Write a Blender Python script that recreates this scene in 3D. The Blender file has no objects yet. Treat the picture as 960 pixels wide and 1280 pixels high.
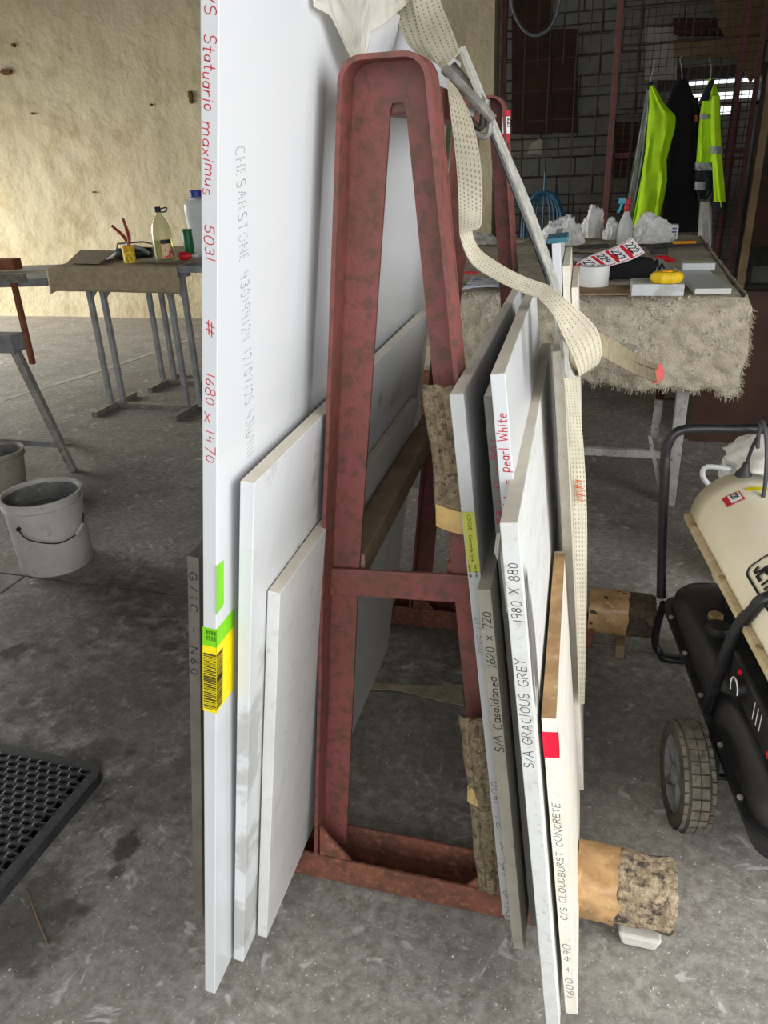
import bpy, math, random
import numpy as np
from math import sin, cos, pi, radians, sqrt
from mathutils import Vector, noise
random.seed(7)
SC = bpy.context.scene
COL = SC.collection

# ------------------------------------------------------------------ camera
F = 960.0
def _rz(a): return np.array([[cos(a), -sin(a), 0], [sin(a), cos(a), 0], [0, 0, 1]])
def _rx(a): return np.array([[1, 0, 0], [0, cos(a), -sin(a)], [0, sin(a), cos(a)]])
CR = _rz(radians(17.1)) @ _rx(pi/2 - radians(25.0)) @ _rz(radians(-2.64))
CC = np.array([0.0, 0.0, 1.5])
cam = bpy.data.cameras.new('camera'); cam.sensor_fit = 'VERTICAL'; cam.sensor_height = 36; cam.lens = 27
cam.clip_start = .02
camo = bpy.data.objects.new('camera', cam); COL.objects.link(camo)
from mathutils import Matrix
mw = Matrix([list(CR[0]) + [CC[0]], list(CR[1]) + [CC[1]], list(CR[2]) + [CC[2]], [0, 0, 0, 1]])
camo.matrix_world = mw
SC.camera = camo

# ------------------------------------------------------------------ world, daylight through the doorways, exposure
W = bpy.data.worlds.new('overcast_sky'); SC.world = W; W.use_nodes = True
W.node_tree.nodes['Background'].inputs[0].default_value = (.88, .94, 1.0, 1)
W.node_tree.nodes['Background'].inputs[1].default_value = 1.6
def area(name, loc, target, sx, sy, power, col, spread=180):
    l = bpy.data.lights.new(name, 'AREA'); l.shape = 'RECTANGLE'; l.size = sx; l.size_y = sy; l.energy = power; l.color = col; l.spread = radians(spread)
    o = bpy.data.objects.new(name, l); COL.objects.link(o); o.location = loc
    o.rotation_euler = (Vector(target) - Vector(loc)).to_track_quat('-Z', 'Y').to_euler()
    return o
# the big roller door behind the photographer, the side door at the right and the doorway at the far left
area('daylight_roller_door', (.6, -2.3, 1.75), (.4, 0, .3), 3.6, 3.2, 44, (.97, .985, 1.0), 150)
area('daylight_side_door', (2.5, .1, 1.6), (0, .2, .1), 3.4, 3.0, 96, (.985, .99, 1.0), 150)
area('daylight_left_doorway', (-8.9, 4.6, 1.5), (-5.4, 5.3, -2.2), 4.0, 2.6, 330, (1.0, .985, .95), 130)
SC.view_settings.view_transform = 'Standard'
SC.view_settings.look = 'None'
SC.view_settings.gamma = 1
SC.view_settings.exposure = 0.12
SC.view_settings.use_curve_mapping = False

# ------------------------------------------------------------------ pixels to places
def ray(x, y): return CR @ np.array([(x - 480)/F, -(y - 640)/F, -1.0])
def at(x, y, axis, v):
    """the point seen at pixel (x, y) that lies on the plane axis = v"""
    d = ray(x, y); t = (v - CC[axis])/d[axis]; p = CC + t*d
    return Vector(p.tolist())
def aY(x, y, Y): return at(x, y, 1, Y)
def aZ(x, y, Z): return at(x, y, 2, Z)

# ------------------------------------------------------------------ helpers
class MB:
    def __init__(s): s.v = []; s.f = []
    def add(s, vs, fs):
        n = len(s.v); s.v += [tuple(p) for p in vs]; s.f += [tuple(i + n for i in f) for f in fs]; return s
    def hexa(s, p):
        return s.add(p, [(0,3,2,1), (4,5,6,7), (0,1,5,4), (1,2,6,5), (2,3,7,6), (3,0,4,7)])
    def box(s, x0, x1, y0, y1, z0, z1):
        return s.hexa([(x0,y0,z0), (x1,y0,z0), (x1,y1,z0), (x0,y1,z0), (x0,y0,z1), (x1,y0,z1), (x1,y1,z1), (x0,y1,z1)])
    def obox(s, o, u, v, w):
        """box from corner o along the vectors u, v, w"""
        o, u, v, w = Vector(o), Vector(u), Vector(v), Vector(w)
        if u.cross(v).dot(w) < 0: u, v = v, u
        return s.hexa([o, o+u, o+u+v, o+v, o+w, o+u+w, o+u+v+w, o+v+w])
    def bar(s, a, b, w, h, up=(0,0,1)):
        a, b = Vector(a), Vector(b); d = (b-a).normalized(); up = Vector(up)
        if abs(d.dot(up)) > .98: up = Vector((0,1,0))
        x = d.cross(up).normalized(); y = x.cross(d).normalized()
        return s.obox(a - x*w/2 - y*h/2, x*w, y*h, b-a)
    def tube(s, pts, r, n=8, cap=True, closed=False, flat=None):
        pts = [Vector(p) for p in pts]; m = len(pts)
        rs = r if isinstance(r, (list, tuple)) else [r]*m
        tang = []
        for i in range(m):
            a = pts[i-1] if (i or closed) else pts[0]; b = pts[(i+1) % m] if (i < m-1 or closed) else pts[-1]
            t = (b-a); tang.append(t.normalized() if t.length > 1e-9 else Vector((0,0,1)))
        t0 = tang[0]; nrm = t0.cross(Vector((0,0,1)))
        if nrm.length < .05: nrm = t0.cross(Vector((1,0,0)))
        nrm.normalize(); vs = []; fs = []
        for i in range(m):
            t = tang[i]; nrm = (nrm - t*nrm.dot(t)).normalized(); bn = t.cross(nrm)
            for k in range(n):
                a = 2*pi*k/n
                vs.append(pts[i] + (nrm*cos(a) + bn*sin(a)*(flat or 1))*rs[i])
        for i in range(m if closed else m-1):
            j = (i+1) % m
            for k in range(n):
                fs.append((i*n+k, i*n+(k+1) % n, j*n+(k+1) % n, j*n+k))
        if cap and not closed:
            fs.append(tuple(range(n-1, -1, -1))); fs.append(tuple((m-1)*n+k for k in range(n)))
        return s.add(vs, fs)
    def lathe(s, prof, n, o, ax=(0,0,1), ux=None, cap=True):
        """profile of (radius, distance along the axis)"""
        o, ax = Vector(o), Vector(ax).normalized()
        u = ax.cross(Vector((0,1,0)) if abs(ax.y) < .9 else Vector((1,0,0))).normalized(); w = ax.cross(u)
        vs = []; fs = []
        for (r, h) in prof:
            for k in range(n):
                a = 2*pi*k/n; vs.append(o + ax*h + (u*cos(a) + w*sin(a))*r)
        for i in range(len(prof)-1):
            for k in range(n):
                fs.append((i*n+k, i*n+(k+1) % n, (i+1)*n+(k+1) % n, (i+1)*n+k))
        if cap:
            fs.append(tuple(range(n-1, -1, -1))); fs.append(tuple((len(prof)-1)*n+k for k in range(n)))
        return s.add(vs, fs)
    def prism(s, poly, o, u, v, w):
        """polygon of (a, b) in the plane o + a u + b v, extruded by the vector w"""
        o, u, v, w = Vector(o), Vector(u), Vector(v), Vector(w); n = len(poly)
        p = [o + u*a + v*b for a, b in poly]
        vs = p + [q + w for q in p]
        fs = [tuple(range(n-1, -1, -1)), tuple(range(n, 2*n))] + [(i, (i+1) % n, (i+1) % n + n, i + n) for i in range(n)]
        area_ = sum(poly[i][0]*poly[(i+1) % n][1] - poly[(i+1) % n][0]*poly[i][1] for i in range(n))
        if area_*u.cross(v).dot(w) < 0: fs = [f[::-1] for f in fs]
        return s.add(vs, fs)
    def grid(s, nu, nv, fn, closed_u=False):
        vs = [fn(i/(nu if closed_u else nu-1), j/(nv-1)) for j in range(nv) for i in range(nu)]
        fs = []
        for j in range(nv-1):
            for i in range(nu if closed_u else nu-1):
                k = (i+1) % nu
                fs.append((j*nu+i, j*nu+k, (j+1)*nu+k, (j+1)*nu+i))
        return s.add(vs, fs)
    def strip(s, L, R, th=.0015):
        """ribbon between two edge lines with a thickness"""
        L = [Vector(p) for p in L]; R = [Vector(p) for p in R]; n = len(L); vs = []
        for i in range(n):
            a = L[max(i-1, 0)]; b = L[min(i+1, n-1)]
            nr = (b-a).cross(R[i]-L[i]); nr = nr.normalized()*th/2 if nr.length > 1e-12 else Vector((0,0,0))
            vs += [L[i]+nr, R[i]+nr, R[i]-nr, L[i]-nr]
        fs = []
        for i in range(n-1):
            for k in range(4):
                fs.append((4*i+k, 4*i+(k+1) % 4, 4*i+4+(k+1) % 4, 4*i+4+k))
        fs += [(3,2,1,0), (4*n-4, 4*n-3, 4*n-2, 4*n-1)]
        return s.add(vs, fs)

ORG = {}
def tag(o, label=None, cat=None, group=None, kind=None):
    if label: o['label'] = label
    if cat: o['category'] = cat
    if group: o['group'] = group
    if kind: o['kind'] = kind
    return o
def root(name, label, cat, loc=(0,0,0), group=None):
    o = bpy.data.objects.new(name, None); COL.objects.link(o); o.location = loc; o.empty_display_size = .05
    ORG[o] = Vector(loc); return tag(o, label, cat, group)
def ob(name, mb, m, parent=None, smooth=False, bevel=0, label=None, cat=None, group=None, kind=None, seg=2):
    if parent is not None: og = ORG[parent]
    else:
        a = np.array([tuple(p) for p in mb.v]); og = Vector(((a[:,0].min()+a[:,0].max())/2, (a[:,1].min()+a[:,1].max())/2, a[:,2].min()))
    me = bpy.data.meshes.new(name)
    me.from_pydata([tuple(Vector(p) - og) for p in mb.v], [], mb.f)
    me.materials.append(m)
    if smooth:
        me.shade_smooth(); me.set_sharp_from_angle(angle=smooth if smooth is not True else .7)
    me.update()
    o = bpy.data.objects.new(name, me); COL.objects.link(o)
    if parent is not None: o.parent = parent
    else: o.location = og
    ORG[o] = og
    if bevel:
        b = o.modifiers.new('bevel', 'BEVEL'); b.width = bevel; b.segments = seg; b.limit_method = 'ANGLE'; b.angle_limit = .6
    return tag(o, label, cat, group, kind)
def nz(x, y=0, z=0, s=1.0): return noise.noise(Vector((x*s, y*s, z*s)))
def fz(x, y, z, s=1.0, o=4): return noise.fractal(Vector((x*s, y*s, z*s)), 1.0, 2.1, o)
def curve(P, n=8):
    """smooth line through the points"""
    P = [Vector(p) for p in P]; out = []
    for i in range(len(P)-1):
        p0 = P[max(i-1, 0)]; p1 = P[i]; p2 = P[i+1]; p3 = P[min(i+2, len(P)-1)]
        for k in range(n):
            t = k/n
            out.append(.5*((2*p1) + (p2-p0)*t + (2*p0-5*p1+4*p2-p3)*t*t + (3*p1-p0-3*p2+p3)*t**3))
    return out + [P[-1]]

# ------------------------------------------------------------------ materials
def lin(c): return tuple((v/255/12.92 if v/255 <= .04045 else ((v/255+.055)/1.055)**2.4) for v in c) + (1,)
def mat(name, c, c2=None, scale=6, lo=.42, hi=.6, c3=None, scale3=25, lo3=.58, hi3=.68, rough=.6, rough2=None, metal=0, bump=0, bscale=80,
        trans=0, ior=1.45, alpha=1, spec=.5, stretch=(1,1,1), sub=0, bdist=.004):
    m = bpy.data.materials.new(name); m.use_nodes = True; nt = m.node_tree; N = nt.nodes; L = nt.links
    b = N['Principled BSDF']
    b.inputs['Base Color'].default_value = lin(c); b.inputs['Roughness'].default_value = rough; b.inputs['Metallic'].default_value = metal
    b.inputs['Transmission Weight'].default_value = trans; b.inputs['IOR'].default_value = ior; b.inputs['Alpha'].default_value = alpha
    b.inputs['Specular IOR Level'].default_value = spec
    tc = N.new('ShaderNodeTexCoord'); mp = N.new('ShaderNodeMapping'); mp.inputs['Scale'].default_value = stretch
    L.new(tc.outputs['Object'], mp.inputs['Vector'])
    def nse(sc, det=6):
        n = N.new('ShaderNodeTexNoise'); n.inputs['Scale'].default_value = sc; n.inputs['Detail'].default_value = det; n.inputs['Roughness'].default_value = .6
        L.new(mp.outputs[0], n.inputs['Vector']); return n
    def rng(src, a, d):
        r = N.new('ShaderNodeMapRange'); r.inputs[1].default_value = a; r.inputs[2].default_value = d; r.clamp = True
        L.new(src, r.inputs[0]); return r.outputs[0]
    def mix(f, a, d):
        x = N.new('ShaderNodeMix'); x.data_type = 'RGBA'; L.new(f, x.inputs[0])
        for s, i in ((a, 6), (d, 7)):
            if isinstance(s, tuple): x.inputs[i].default_value = s
            else: L.new(s, x.inputs[i])
        return x.outputs[2]
    col = lin(c)
    if c2:
        f = rng(nse(scale).outputs[0], lo, hi); col = mix(f, col, lin(c2))
        if rough2 is not None:
            rr = N.new('ShaderNodeMapRange'); rr.inputs[3].default_value = rough; rr.inputs[4].default_value = rough2; L.new(f, rr.inputs[0]); L.new(rr.outputs[0], b.inputs['Roughness'])
    if c3:
        col = mix(rng(nse(scale3).outputs[0], lo3, hi3), col, lin(c3))
    if not isinstance(col, tuple): L.new(col, b.inputs['Base Color'])
    if bump:
        bp = N.new('ShaderNodeBump'); bp.inputs['Strength'].default_value = bump; bp.inputs['Distance'].default_value = bdist
        L.new(nse(bscale, 4).outputs[0], bp.inputs['Height']); L.new(bp.outputs[0], b.inputs['Normal'])
    return m
M = {}
M['plaster'] = mat('cream_plaster', (200,188,156), (186,172,138), 1.6, .35, .7, (164,146,108), 3.2, .52, .8, rough=.9, bump=.7, bscale=14, bdist=.02)
M['ceiling'] = mat('dark_ceiling', (70,64,56), (50,46,42), 2, rough=.9)
M['grey_wall'] = mat('grey_wall', (120,116,106), (96,92,86), 2, rough=.9)
M['block'] = mat('concrete_block', (150,150,146), (122,122,118), 3, .35, .7, (104,104,102), 14, .55, .8, rough=.95, bump=.5, bscale=60)
M['mortar'] = mat('mortar', (92,90,86), (76,74,70), 12, rough=.95)
M['board'] = mat('brown_board', (78,50,38), (60,40,32), 3, rough=.8)
M['red'] = mat('red_oxide_paint', (126,68,64), (108,66,56), 6, .42, .64, (92,62,48), 48, .48, .64, rough=.55, bump=.35, bscale=90)
M['rust'] = mat('rusted_steel', (124,76,58), (98,64,48), 18, .4, .62, (150,96,74), 60, .52, .66, rough=.85, bump=.5, bscale=120)
M['darkred'] = mat('dark_red_steel', (96,50,47), (76,44,40), 10, .4, .65, (60,38,34), 40, .55, .7, rough=.7, bump=.2)
M['galv'] = mat('galvanised_steel', (168,170,170), (142,146,148), 14, .4, .65, (118,118,116), 40, .6, .75, rough=.5, metal=.25, bump=.15)
M['wornwhite'] = mat('worn_white_paint', (176,174,166), (150,146,138), 12, .4, .6, (120,86,64), 45, .58, .66, rough=.65, bump=.3)
M['steel'] = mat('grey_steel', (158,154,146), (130,126,118), 30, rough=.4, metal=.35)
M['mesh'] = mat('rusty_mesh', (74,50,44), (56,42,38), 20, rough=.8)
M['white_q'] = mat('white_quartz', (206,207,207), (202,203,204), 1.6, .45, .75, (194,195,195), 2.6, .62, .8, rough=.22, spec=.4)
M['white_m'] = mat('marble_quartz', (208,209,208), (202,203,203), 3, .45, .7, (176,176,172), 5.5, .56, .61, rough=.3, bump=.4, bscale=22)
M['white_g'] = mat('pale_grey_quartz', (208,207,202), (200,199,194), 14, .4, .65, (186,185,180), 60, .58, .7, rough=.4)
M['greyend'] = mat('grey_quartz', (178,178,176), (168,168,166), 10, .4, .65, rough=.45)
M['greydark'] = mat('charcoal_grey_quartz', (122,120,114), (110,108,102), 14, .4, .65, rough=.5)
M['beige'] = mat('beige_quartz', (168,160,146), (154,146,132), 14, .4, .65, (140,132,118), 40, .6, .7, rough=.5)
M['blueish'] = mat('cool_white_quartz', (212,213,209), (202,200,193), 4, .45, .7, (190,186,176), 14, .55, .7, rough=.4, stretch=(6,1.0,6))
M['cream_q'] = mat('cream_concrete_quartz', (226,219,206), (214,205,188), 5, .4, .65, (204,193,174), 16, .56, .7, rough=.5, stretch=(6,1.2,6))
M['taupe'] = mat('taupe_quartz', (124,116,106), (112,104,94), 12, rough=.5)
M['web'] = mat('cream_webbing', (192,184,162), (176,168,146), 14, .4, .65, (150,138,112), 40, .6, .75, rough=.9, bump=.5, bscale=260, bdist=.002)
M['webdash'] = mat('dark_webbing_thread', (138,128,106), rough=.9)
M['webdark'] = mat('dirty_webbing', (160,148,118), (136,126,100), 30, rough=.9, bump=.4, bscale=200)
M['webedge'] = mat('grey_webbing', (176,174,164), (150,148,138), 40, rough=.9, bump=.4, bscale=200)
M['carpet'] = mat('felt_carpet', (222,210,186), (192,180,156), 22, .36, .66, (126,114,96), 60, .58, .75, rough=1, bump=1, bscale=140, bdist=.012)
M['roll'] = mat('mottled_carpet', (182,164,134), (140,122,98), 60, .42, .58, (78,70,62), 38, .52, .62, rough=1, bump=1, bscale=120, bdist=.012)
M['edge'] = mat('beige_top_strip', (210,201,184), (198,189,172), 14, rough=.6)
M['felt2'] = mat('brown_felt', (158,142,112), (130,114,90), 60, .4, .6, (84,74,58), 110, .52, .66, rough=1, bump=1, bscale=160, bdist=.01)
M['feltleft'] = mat('buff_felt', (172,158,128), (152,138,110), 26, .4, .65, (124,112,90), 60, .58, .72, rough=1, bump=.6, bscale=120)
M['dust'] = mat('stone_dust', (206,200,188), (176,170,158), 60, rough=1, bump=.6, bscale=120)
M['tape'] = mat('masking_tape', (206,172,110), (184,150,94), 14, rough=.6, bump=.3, bscale=60)
M['packtape'] = mat('brown_packing_tape', (190,152,106), (160,124,84), 18, .4, .6, (214,190,150), 30, .6, .72, rough=.35, bump=.6, bscale=40)
M['black'] = mat('black_paint', (26,26,28), (34,34,35), 30, rough=.32)
M['blackm'] = mat('black_plastic', (30,30,31), (42,41,40), 30, rough=.5)
M['tyre'] = mat('dusty_tyre', (110,102,88), (84,78,68), 30, .4, .6, (64,60,54), 60, .56, .7, rough=.95, bump=.3)
M['tyreside'] = mat('tyre_wall', (72,66,58), (56,52,46), 30, rough=.95)
M['hub'] = mat('grey_wheel_hub', (120,122,124), (98,98,98), 20, rough=.55, metal=.2)
M['cream'] = mat('cream_enamel', (248,240,214), (243,233,204), 5, rough=.38)
M['cream2'] = mat('dirty_cream_enamel', (212,196,160), (190,170,132), 20, rough=.5)
M['brass'] = mat('brass_cap', (178,150,110), (150,124,88), 30, rough=.35, metal=.6)
M['print'] = mat('black_print', (24,24,24), rough=.7)
M['pen'] = mat('black_marker', (36,36,40), rough=.7)
M['redpen'] = mat('red_marker', (196,28,44), rough=.7)
M['greypen'] = mat('pencil_grey', (110,116,118), rough=.8)
M['dots'] = mat('grey_inkjet', (128,130,134), rough=.8)
M['yellow'] = mat('yellow_label', (246,222,20), (238,214,16), 20, rough=.45)
M['green'] = mat('green_label', (126,206,24), (118,198,22), 20, rough=.45)
M['olive'] = mat('dull_yellow_label', (176,176,66), (166,166,62), 20, rough=.6)
M['redtape'] = mat('red_tape', (214,22,54), rough=.35)
M['redtag'] = mat('red_tag', (206,32,52), rough=.5)
M['paper'] = mat('white_paper', (240,240,238), rough=.6)
M['hivis'] = mat('hivis_yellow_fabric', (196,244,22), (182,232,18), 8, rough=.75, bump=.25, bscale=14, bdist=.02)
M['navy'] = mat('navy_fabric', (34,36,48), (26,28,38), 12, rough=.9)
M['cloth'] = mat('black_fabric', (28,28,31), (20,20,22), 10, rough=.95)
M['reflect'] = mat('grey_reflective_tape', (150,152,148), (136,138,134), 30, rough=.4)
M['rag'] = mat('white_cotton', (206,202,192), (186,182,172), 10, rough=.95)
M['bag'] = mat('crumpled_white_plastic', (244,243,240), (228,226,220), 6, rough=.25, bump=.5, bscale=18, bdist=.02)
M['film'] = mat('clear_milky_film', (236,232,222), (222,216,202), 5, rough=.18, trans=.35, bump=.5, bscale=16, bdist=.01, alpha=.82)
M['clear'] = mat('clear_plastic', (232,232,214), rough=.08, trans=.9, ior=1.2)
M['liquid'] = mat('pale_yellow_liquid', (226,222,150), rough=.05, trans=.85, ior=1.33)
M['hdpe'] = mat('translucent_white_plastic', (222,224,222), (212,214,212), 8, rough=.4, trans=.15)
M['bucket'] = mat('dirty_white_plastic', (206,202,192), (188,184,172), 9, .4, .7, (160,152,138), 22, .6, .75, rough=.5)
M['slurry'] = mat('dried_slurry', (140,142,136), (112,112,106), 12, .4, .6, (180,180,174), 26, .58, .7, rough=.9, bump=.5)
M['wire'] = mat('dark_wire', (60,54,46), rough=.6, metal=.5)
M['hose'] = mat('blue_hose', (44,96,124), (38,84,110), 20, rough=.5)
M['ghose'] = mat('grey_hose', (96,100,104), rough=.6)
M['cord'] = mat('dark_grey_cord', (66,66,68), rough=.55)
M['pink'] = mat('fluoro_pink', (248,120,112), rough=.6)
M['blue'] = mat('blue_plastic', (44,60,150), rough=.4)
M['cyan'] = mat('cyan_plastic', (70,180,210), rough=.4)
M['redp'] = mat('red_plastic', (204,34,40), rough=.4)
M['rustred'] = mat('red_rubber_grip', (176,66,46), (150,54,38), 20, rough=.6)
M['greenp'] = mat('green_can', (20,110,60), (14,92,48), 20, rough=.4)
M['orange'] = mat('orange_plastic', (244,166,24), rough=.45)
M['ored'] = mat('orange_red_plastic', (206,84,36), rough=.5)
M['tapeyel'] = mat('yellow_plastic', (244,206,40), (232,190,30), 30, rough=.45)
M['card'] = mat('brown_cardboard', (168,140,104), (150,124,90), 10, rough=.9)
M['kraft'] = mat('grey_cardboard', (150,136,112), (136,122,100), 10, rough=.9)
M['timber'] = mat('weathered_timber', (146,124,98), (120,100,78), 8, .4, .65, rough=.85, stretch=(1,1,.2), bump=.3)
M['rustwood'] = mat('rust_brown_bar', (140,84,52), (116,68,44), 20, rough=.85, bump=.3)
M['teal'] = mat('teal_foam', (60,110,124), rough=.8)
M['mat'] = mat('black_rubber', (52,54,54), (40,41,41), 22, .4, .65, (76,78,78), 90, .58, .7, rough=.55, bump=.2)
M['dirt'] = mat('brown_hole', (104,74,44), rough=1)
M['chip'] = mat('stone_chip', (186,183,176), (150,147,140), 60, rough=.8)
M['magazine'] = mat('blue_white_magazine', (214,218,226), (86,110,168), 14, .5, .6, rough=.4)
M['pvc'] = mat('pale_board', (196,192,182), (176,170,158), 6, rough=.7)
M['ply'] = mat('tan_ply', (160,134,100), (140,114,82), 5, rough=.8)
# ------------------------------------------------------------------ the floor
def floor_material():
    m = bpy.data.materials.new('worn_concrete'); m.use_nodes = True; nt = m.node_tree; N = nt.nodes; L = nt.links; b = N['Principled BSDF']
    g = N.new('ShaderNodeNewGeometry')
    def nse(sc, det=8, ro=.62, dist=0):
        n = N.new('ShaderNodeTexNoise'); n.inputs['Scale'].default_value = sc; n.inputs['Detail'].default_value = det; n.inputs['Roughness'].default_value = ro
        n.inputs['Distortion'].default_value = dist; L.new(g.outputs['Position'], n.inputs['Vector']); return n
    def rng(src, a, d, e=0, f=1):
        r = N.new('ShaderNodeMapRange'); r.inputs[1].default_value = a; r.inputs[2].default_value = d; r.inputs[3].default_value = e; r.inputs[4].default_value = f
        L.new(src, r.inputs[0]); return r.outputs[0]
    def mix(f, a, d):
        x = N.new('ShaderNodeMix'); x.data_type = 'RGBA'; L.new(f, x.inputs[0])
        for s, i in ((a, 6), (d, 7)):
            if isinstance(s, tuple): x.inputs[i].default_value = s
            else: L.new(s, x.inputs[i])
        return x.outputs[2]
    big = nse(.9, 6); mid = nse(5, 9, .65, .6); fine = nse(38, 8, .7); speck = nse(130, 3, .5)
    col = mix(rng(big.outputs[0], .35, .65), lin((186,183,174)), lin((160,156,147)))
    col = mix(rng(mid.outputs[0], .45, .68), col, lin((136,130,119)))
    col = mix(rng(fine.outputs[0], .38, .72), lin((122,117,108)), col)
    col = mix(rng(speck.outputs[0], .63, .74), col, lin((212,209,202)))
    scr = N.new('ShaderNodeTexNoise'); scr.inputs['Scale'].default_value = 9; scr.inputs['Detail'].default_value = 5; scr.inputs['Distortion'].default_value = 2.5
    L.new(g.outputs['Position'], scr.inputs['Vector'])
    col = mix(rng(scr.outputs[0], .62, .70, 0, .5), col, lin((222,219,212)))
    # oil and water marks, and broad patches of painted shade around the stand
    stain_shade_spots = [((156,1058), .055, .8), ((147,1090), .03, .7), ((86,1140), .06, .55), ((20,815), .08, .8), ((212,810), .05, .5), ((120,945), .12, .45), ((30,1180), .1, .35),
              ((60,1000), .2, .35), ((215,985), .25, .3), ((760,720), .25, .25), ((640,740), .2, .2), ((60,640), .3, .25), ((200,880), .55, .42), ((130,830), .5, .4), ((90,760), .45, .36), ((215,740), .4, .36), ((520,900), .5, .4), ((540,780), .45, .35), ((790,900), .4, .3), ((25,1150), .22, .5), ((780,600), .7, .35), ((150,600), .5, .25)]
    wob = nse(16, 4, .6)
    for (px, py), r, k in stain_shade_spots:
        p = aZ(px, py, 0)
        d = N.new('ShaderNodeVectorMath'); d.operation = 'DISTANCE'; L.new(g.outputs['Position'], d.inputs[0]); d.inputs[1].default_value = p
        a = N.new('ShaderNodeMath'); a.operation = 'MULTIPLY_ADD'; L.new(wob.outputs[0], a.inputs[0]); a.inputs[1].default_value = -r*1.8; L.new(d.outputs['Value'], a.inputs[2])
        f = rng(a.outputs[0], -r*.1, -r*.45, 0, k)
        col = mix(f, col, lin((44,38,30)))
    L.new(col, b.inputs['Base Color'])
    L.new(rng(mid.outputs[0], .35, .7, .62, .9), b.inputs['Roughness'])
    bp = N.new('ShaderNodeBump'); bp.inputs['Strength'].default_value = .55; bp.inputs['Distance'].default_value = .006
    L.new(fine.outputs[0], bp.inputs['Height']); L.new(bp.outputs[0], b.inputs['Normal'])
    return m
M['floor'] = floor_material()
fl = MB(); fl.box(-9.2, 4.8, -4.2, 11.6, -.2, -.03)
flo = ob('floor', fl, M['mortar'], kind='structure')
ORG[flo] = ORG[flo]
JX, JY, G = -2.222, 2.205, .006
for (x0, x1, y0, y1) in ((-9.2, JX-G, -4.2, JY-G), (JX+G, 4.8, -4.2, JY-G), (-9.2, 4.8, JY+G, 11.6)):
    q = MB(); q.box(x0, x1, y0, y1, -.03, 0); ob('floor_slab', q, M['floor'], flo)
# pale painted guide line on the floor near the wall
ln = [aZ(0, 501, 0), aZ(60, 483, 0), aZ(120, 465, 0), aZ(185, 443, 0), aZ(250, 420, 0)]
pl = curve(ln, 6); q = MB()
q.strip([p + Vector((-.035,0,.001)) for p in pl], [p + Vector((.035,0,.001)) for p in pl], .002)
ob('painted_line', q, M['wornwhite'], flo, label='worn pale line painted on the concrete')

# ------------------------------------------------------------------ walls and ceiling
WY = 7.36
def wallfn(u, v):
    x = -9 + u*(9 - 1.125); z = v*4.5
    e = min(1, (1-u)*60)
    return (x, WY + (.022*fz(x, z, 3, 1.3, 5) + .008*fz(x, z, 9, 6, 3))*e, z)
q = MB(); q.grid(190, 110, wallfn); q.add([(-1.125, WY, 0), (-1.125, WY+.32, 0), (-1.125, WY+.32, 4.5), (-1.125, WY, 4.5)], [(0,1,2,3)])
q.box(-9, -1.126, WY+.04, WY+.32, 0, 4.5)
wb = ob('wall_back', q, M['plaster'], kind='structure', smooth=.6)
for (px, py, w, h) in ((9, 90, .07, .035), (239, 119, .025, .05), (240, 126, .02, .03), (42, 142, .016, .014), (190, 131, .012, .012), (18, 57, .02, .02), (118, 240, .01, .01)):
    p = aY(px, py, WY); q = MB()
    q.prism([(w*(.8+.4*nz(k*1.7, px))*cos(k*pi/6), h*(.8+.5*nz(k*2.1, py))*sin(k*pi/6)) for k in range(12)], p + Vector((0,-.028,0)), (1,0,0), (0,0,1), (0,.05,0))
    ob('rust_patch', q, M['dirt'], wb)
q = MB(); q.box(-9.2, 4.8, -4.2, 11.6, 4.5, 4.7); ob('ceiling', q, M['ceiling'], kind='structure')
def wall_holes(name, m, axis, pos, th, a0, a1, holes, zt=4.5):
    q = MB()
    def bx(s0, s1, z0, z1):
        if s1-s0 < .01 or z1-z0 < .01: return
        if axis == 'x': q.box(pos, pos+th, s0, s1, z0, z1)
        else: q.box(s0, s1, pos, pos+th, z0, z1)
    s = a0
    for (h0, h1, z0, z1) in holes:
        bx(s, h0, 0, zt); bx(h0, h1, 0, z0); bx(h0, h1, z1, zt); s = h1
    bx(s, a1, 0, zt)
    return ob(name, q, m, kind='structure')
wall_holes('wall_left', M['plaster'], 'x', -9.2, .2, -2.6, WY, [(2.4, 6.8, 0, 3.8)])
wall_holes('wall_right', M['grey_wall'], 'x', 2.6, .2, -2.6, 11.6, [(-1.6, 1.8, 0, 3.1)])
wall_holes('wall_front', M['grey_wall'], 'y', -2.6, .2, -9.2, 2.6, [(-1.2, 2.4, 0, 3.4)])
# concrete block wall of the store behind the mesh
BY = 9.6
pL = aY(856, 150, BY).x; pR = aY(946, 150, BY).x; zT = aY(905, 97, BY).z
sw = wall_holes('wall_store', M['mortar'], 'y', BY+.02, .2, -3.0, 2.6, [(pL, pR, 0, zT)])
bw, bh = .39, .19
q = MB(); q.box(-bw/2+.005, bw/2-.005, 0, .06, .005, bh-.005)
proto = None
for r in range(18):
    for c in range(-6, 7):
        x = c*(bw+.005) + (.2 if r % 2 else 0) + .05; z = r*(bh+.005) + .02
        if x < -1.75 or x > 1.95 or z > 3.2: continue
        if x + bw/2 > pL and x - bw/2 < pR and z < zT + .0: continue
        if proto is None:
            o = ob('block', q, M['block'], sw, bevel=.004); o.location = Vector((x, BY, z)) - ORG[sw]
            me = o.data
            og = ORG[sw]
            for v in me.vertices: v.co = v.co + og
            proto = o
        else:
            o = proto.copy(); COL.objects.link(o); o.parent = sw; o.location = Vector((x, BY + .006*random.random(), z)) - ORG[sw]
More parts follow.
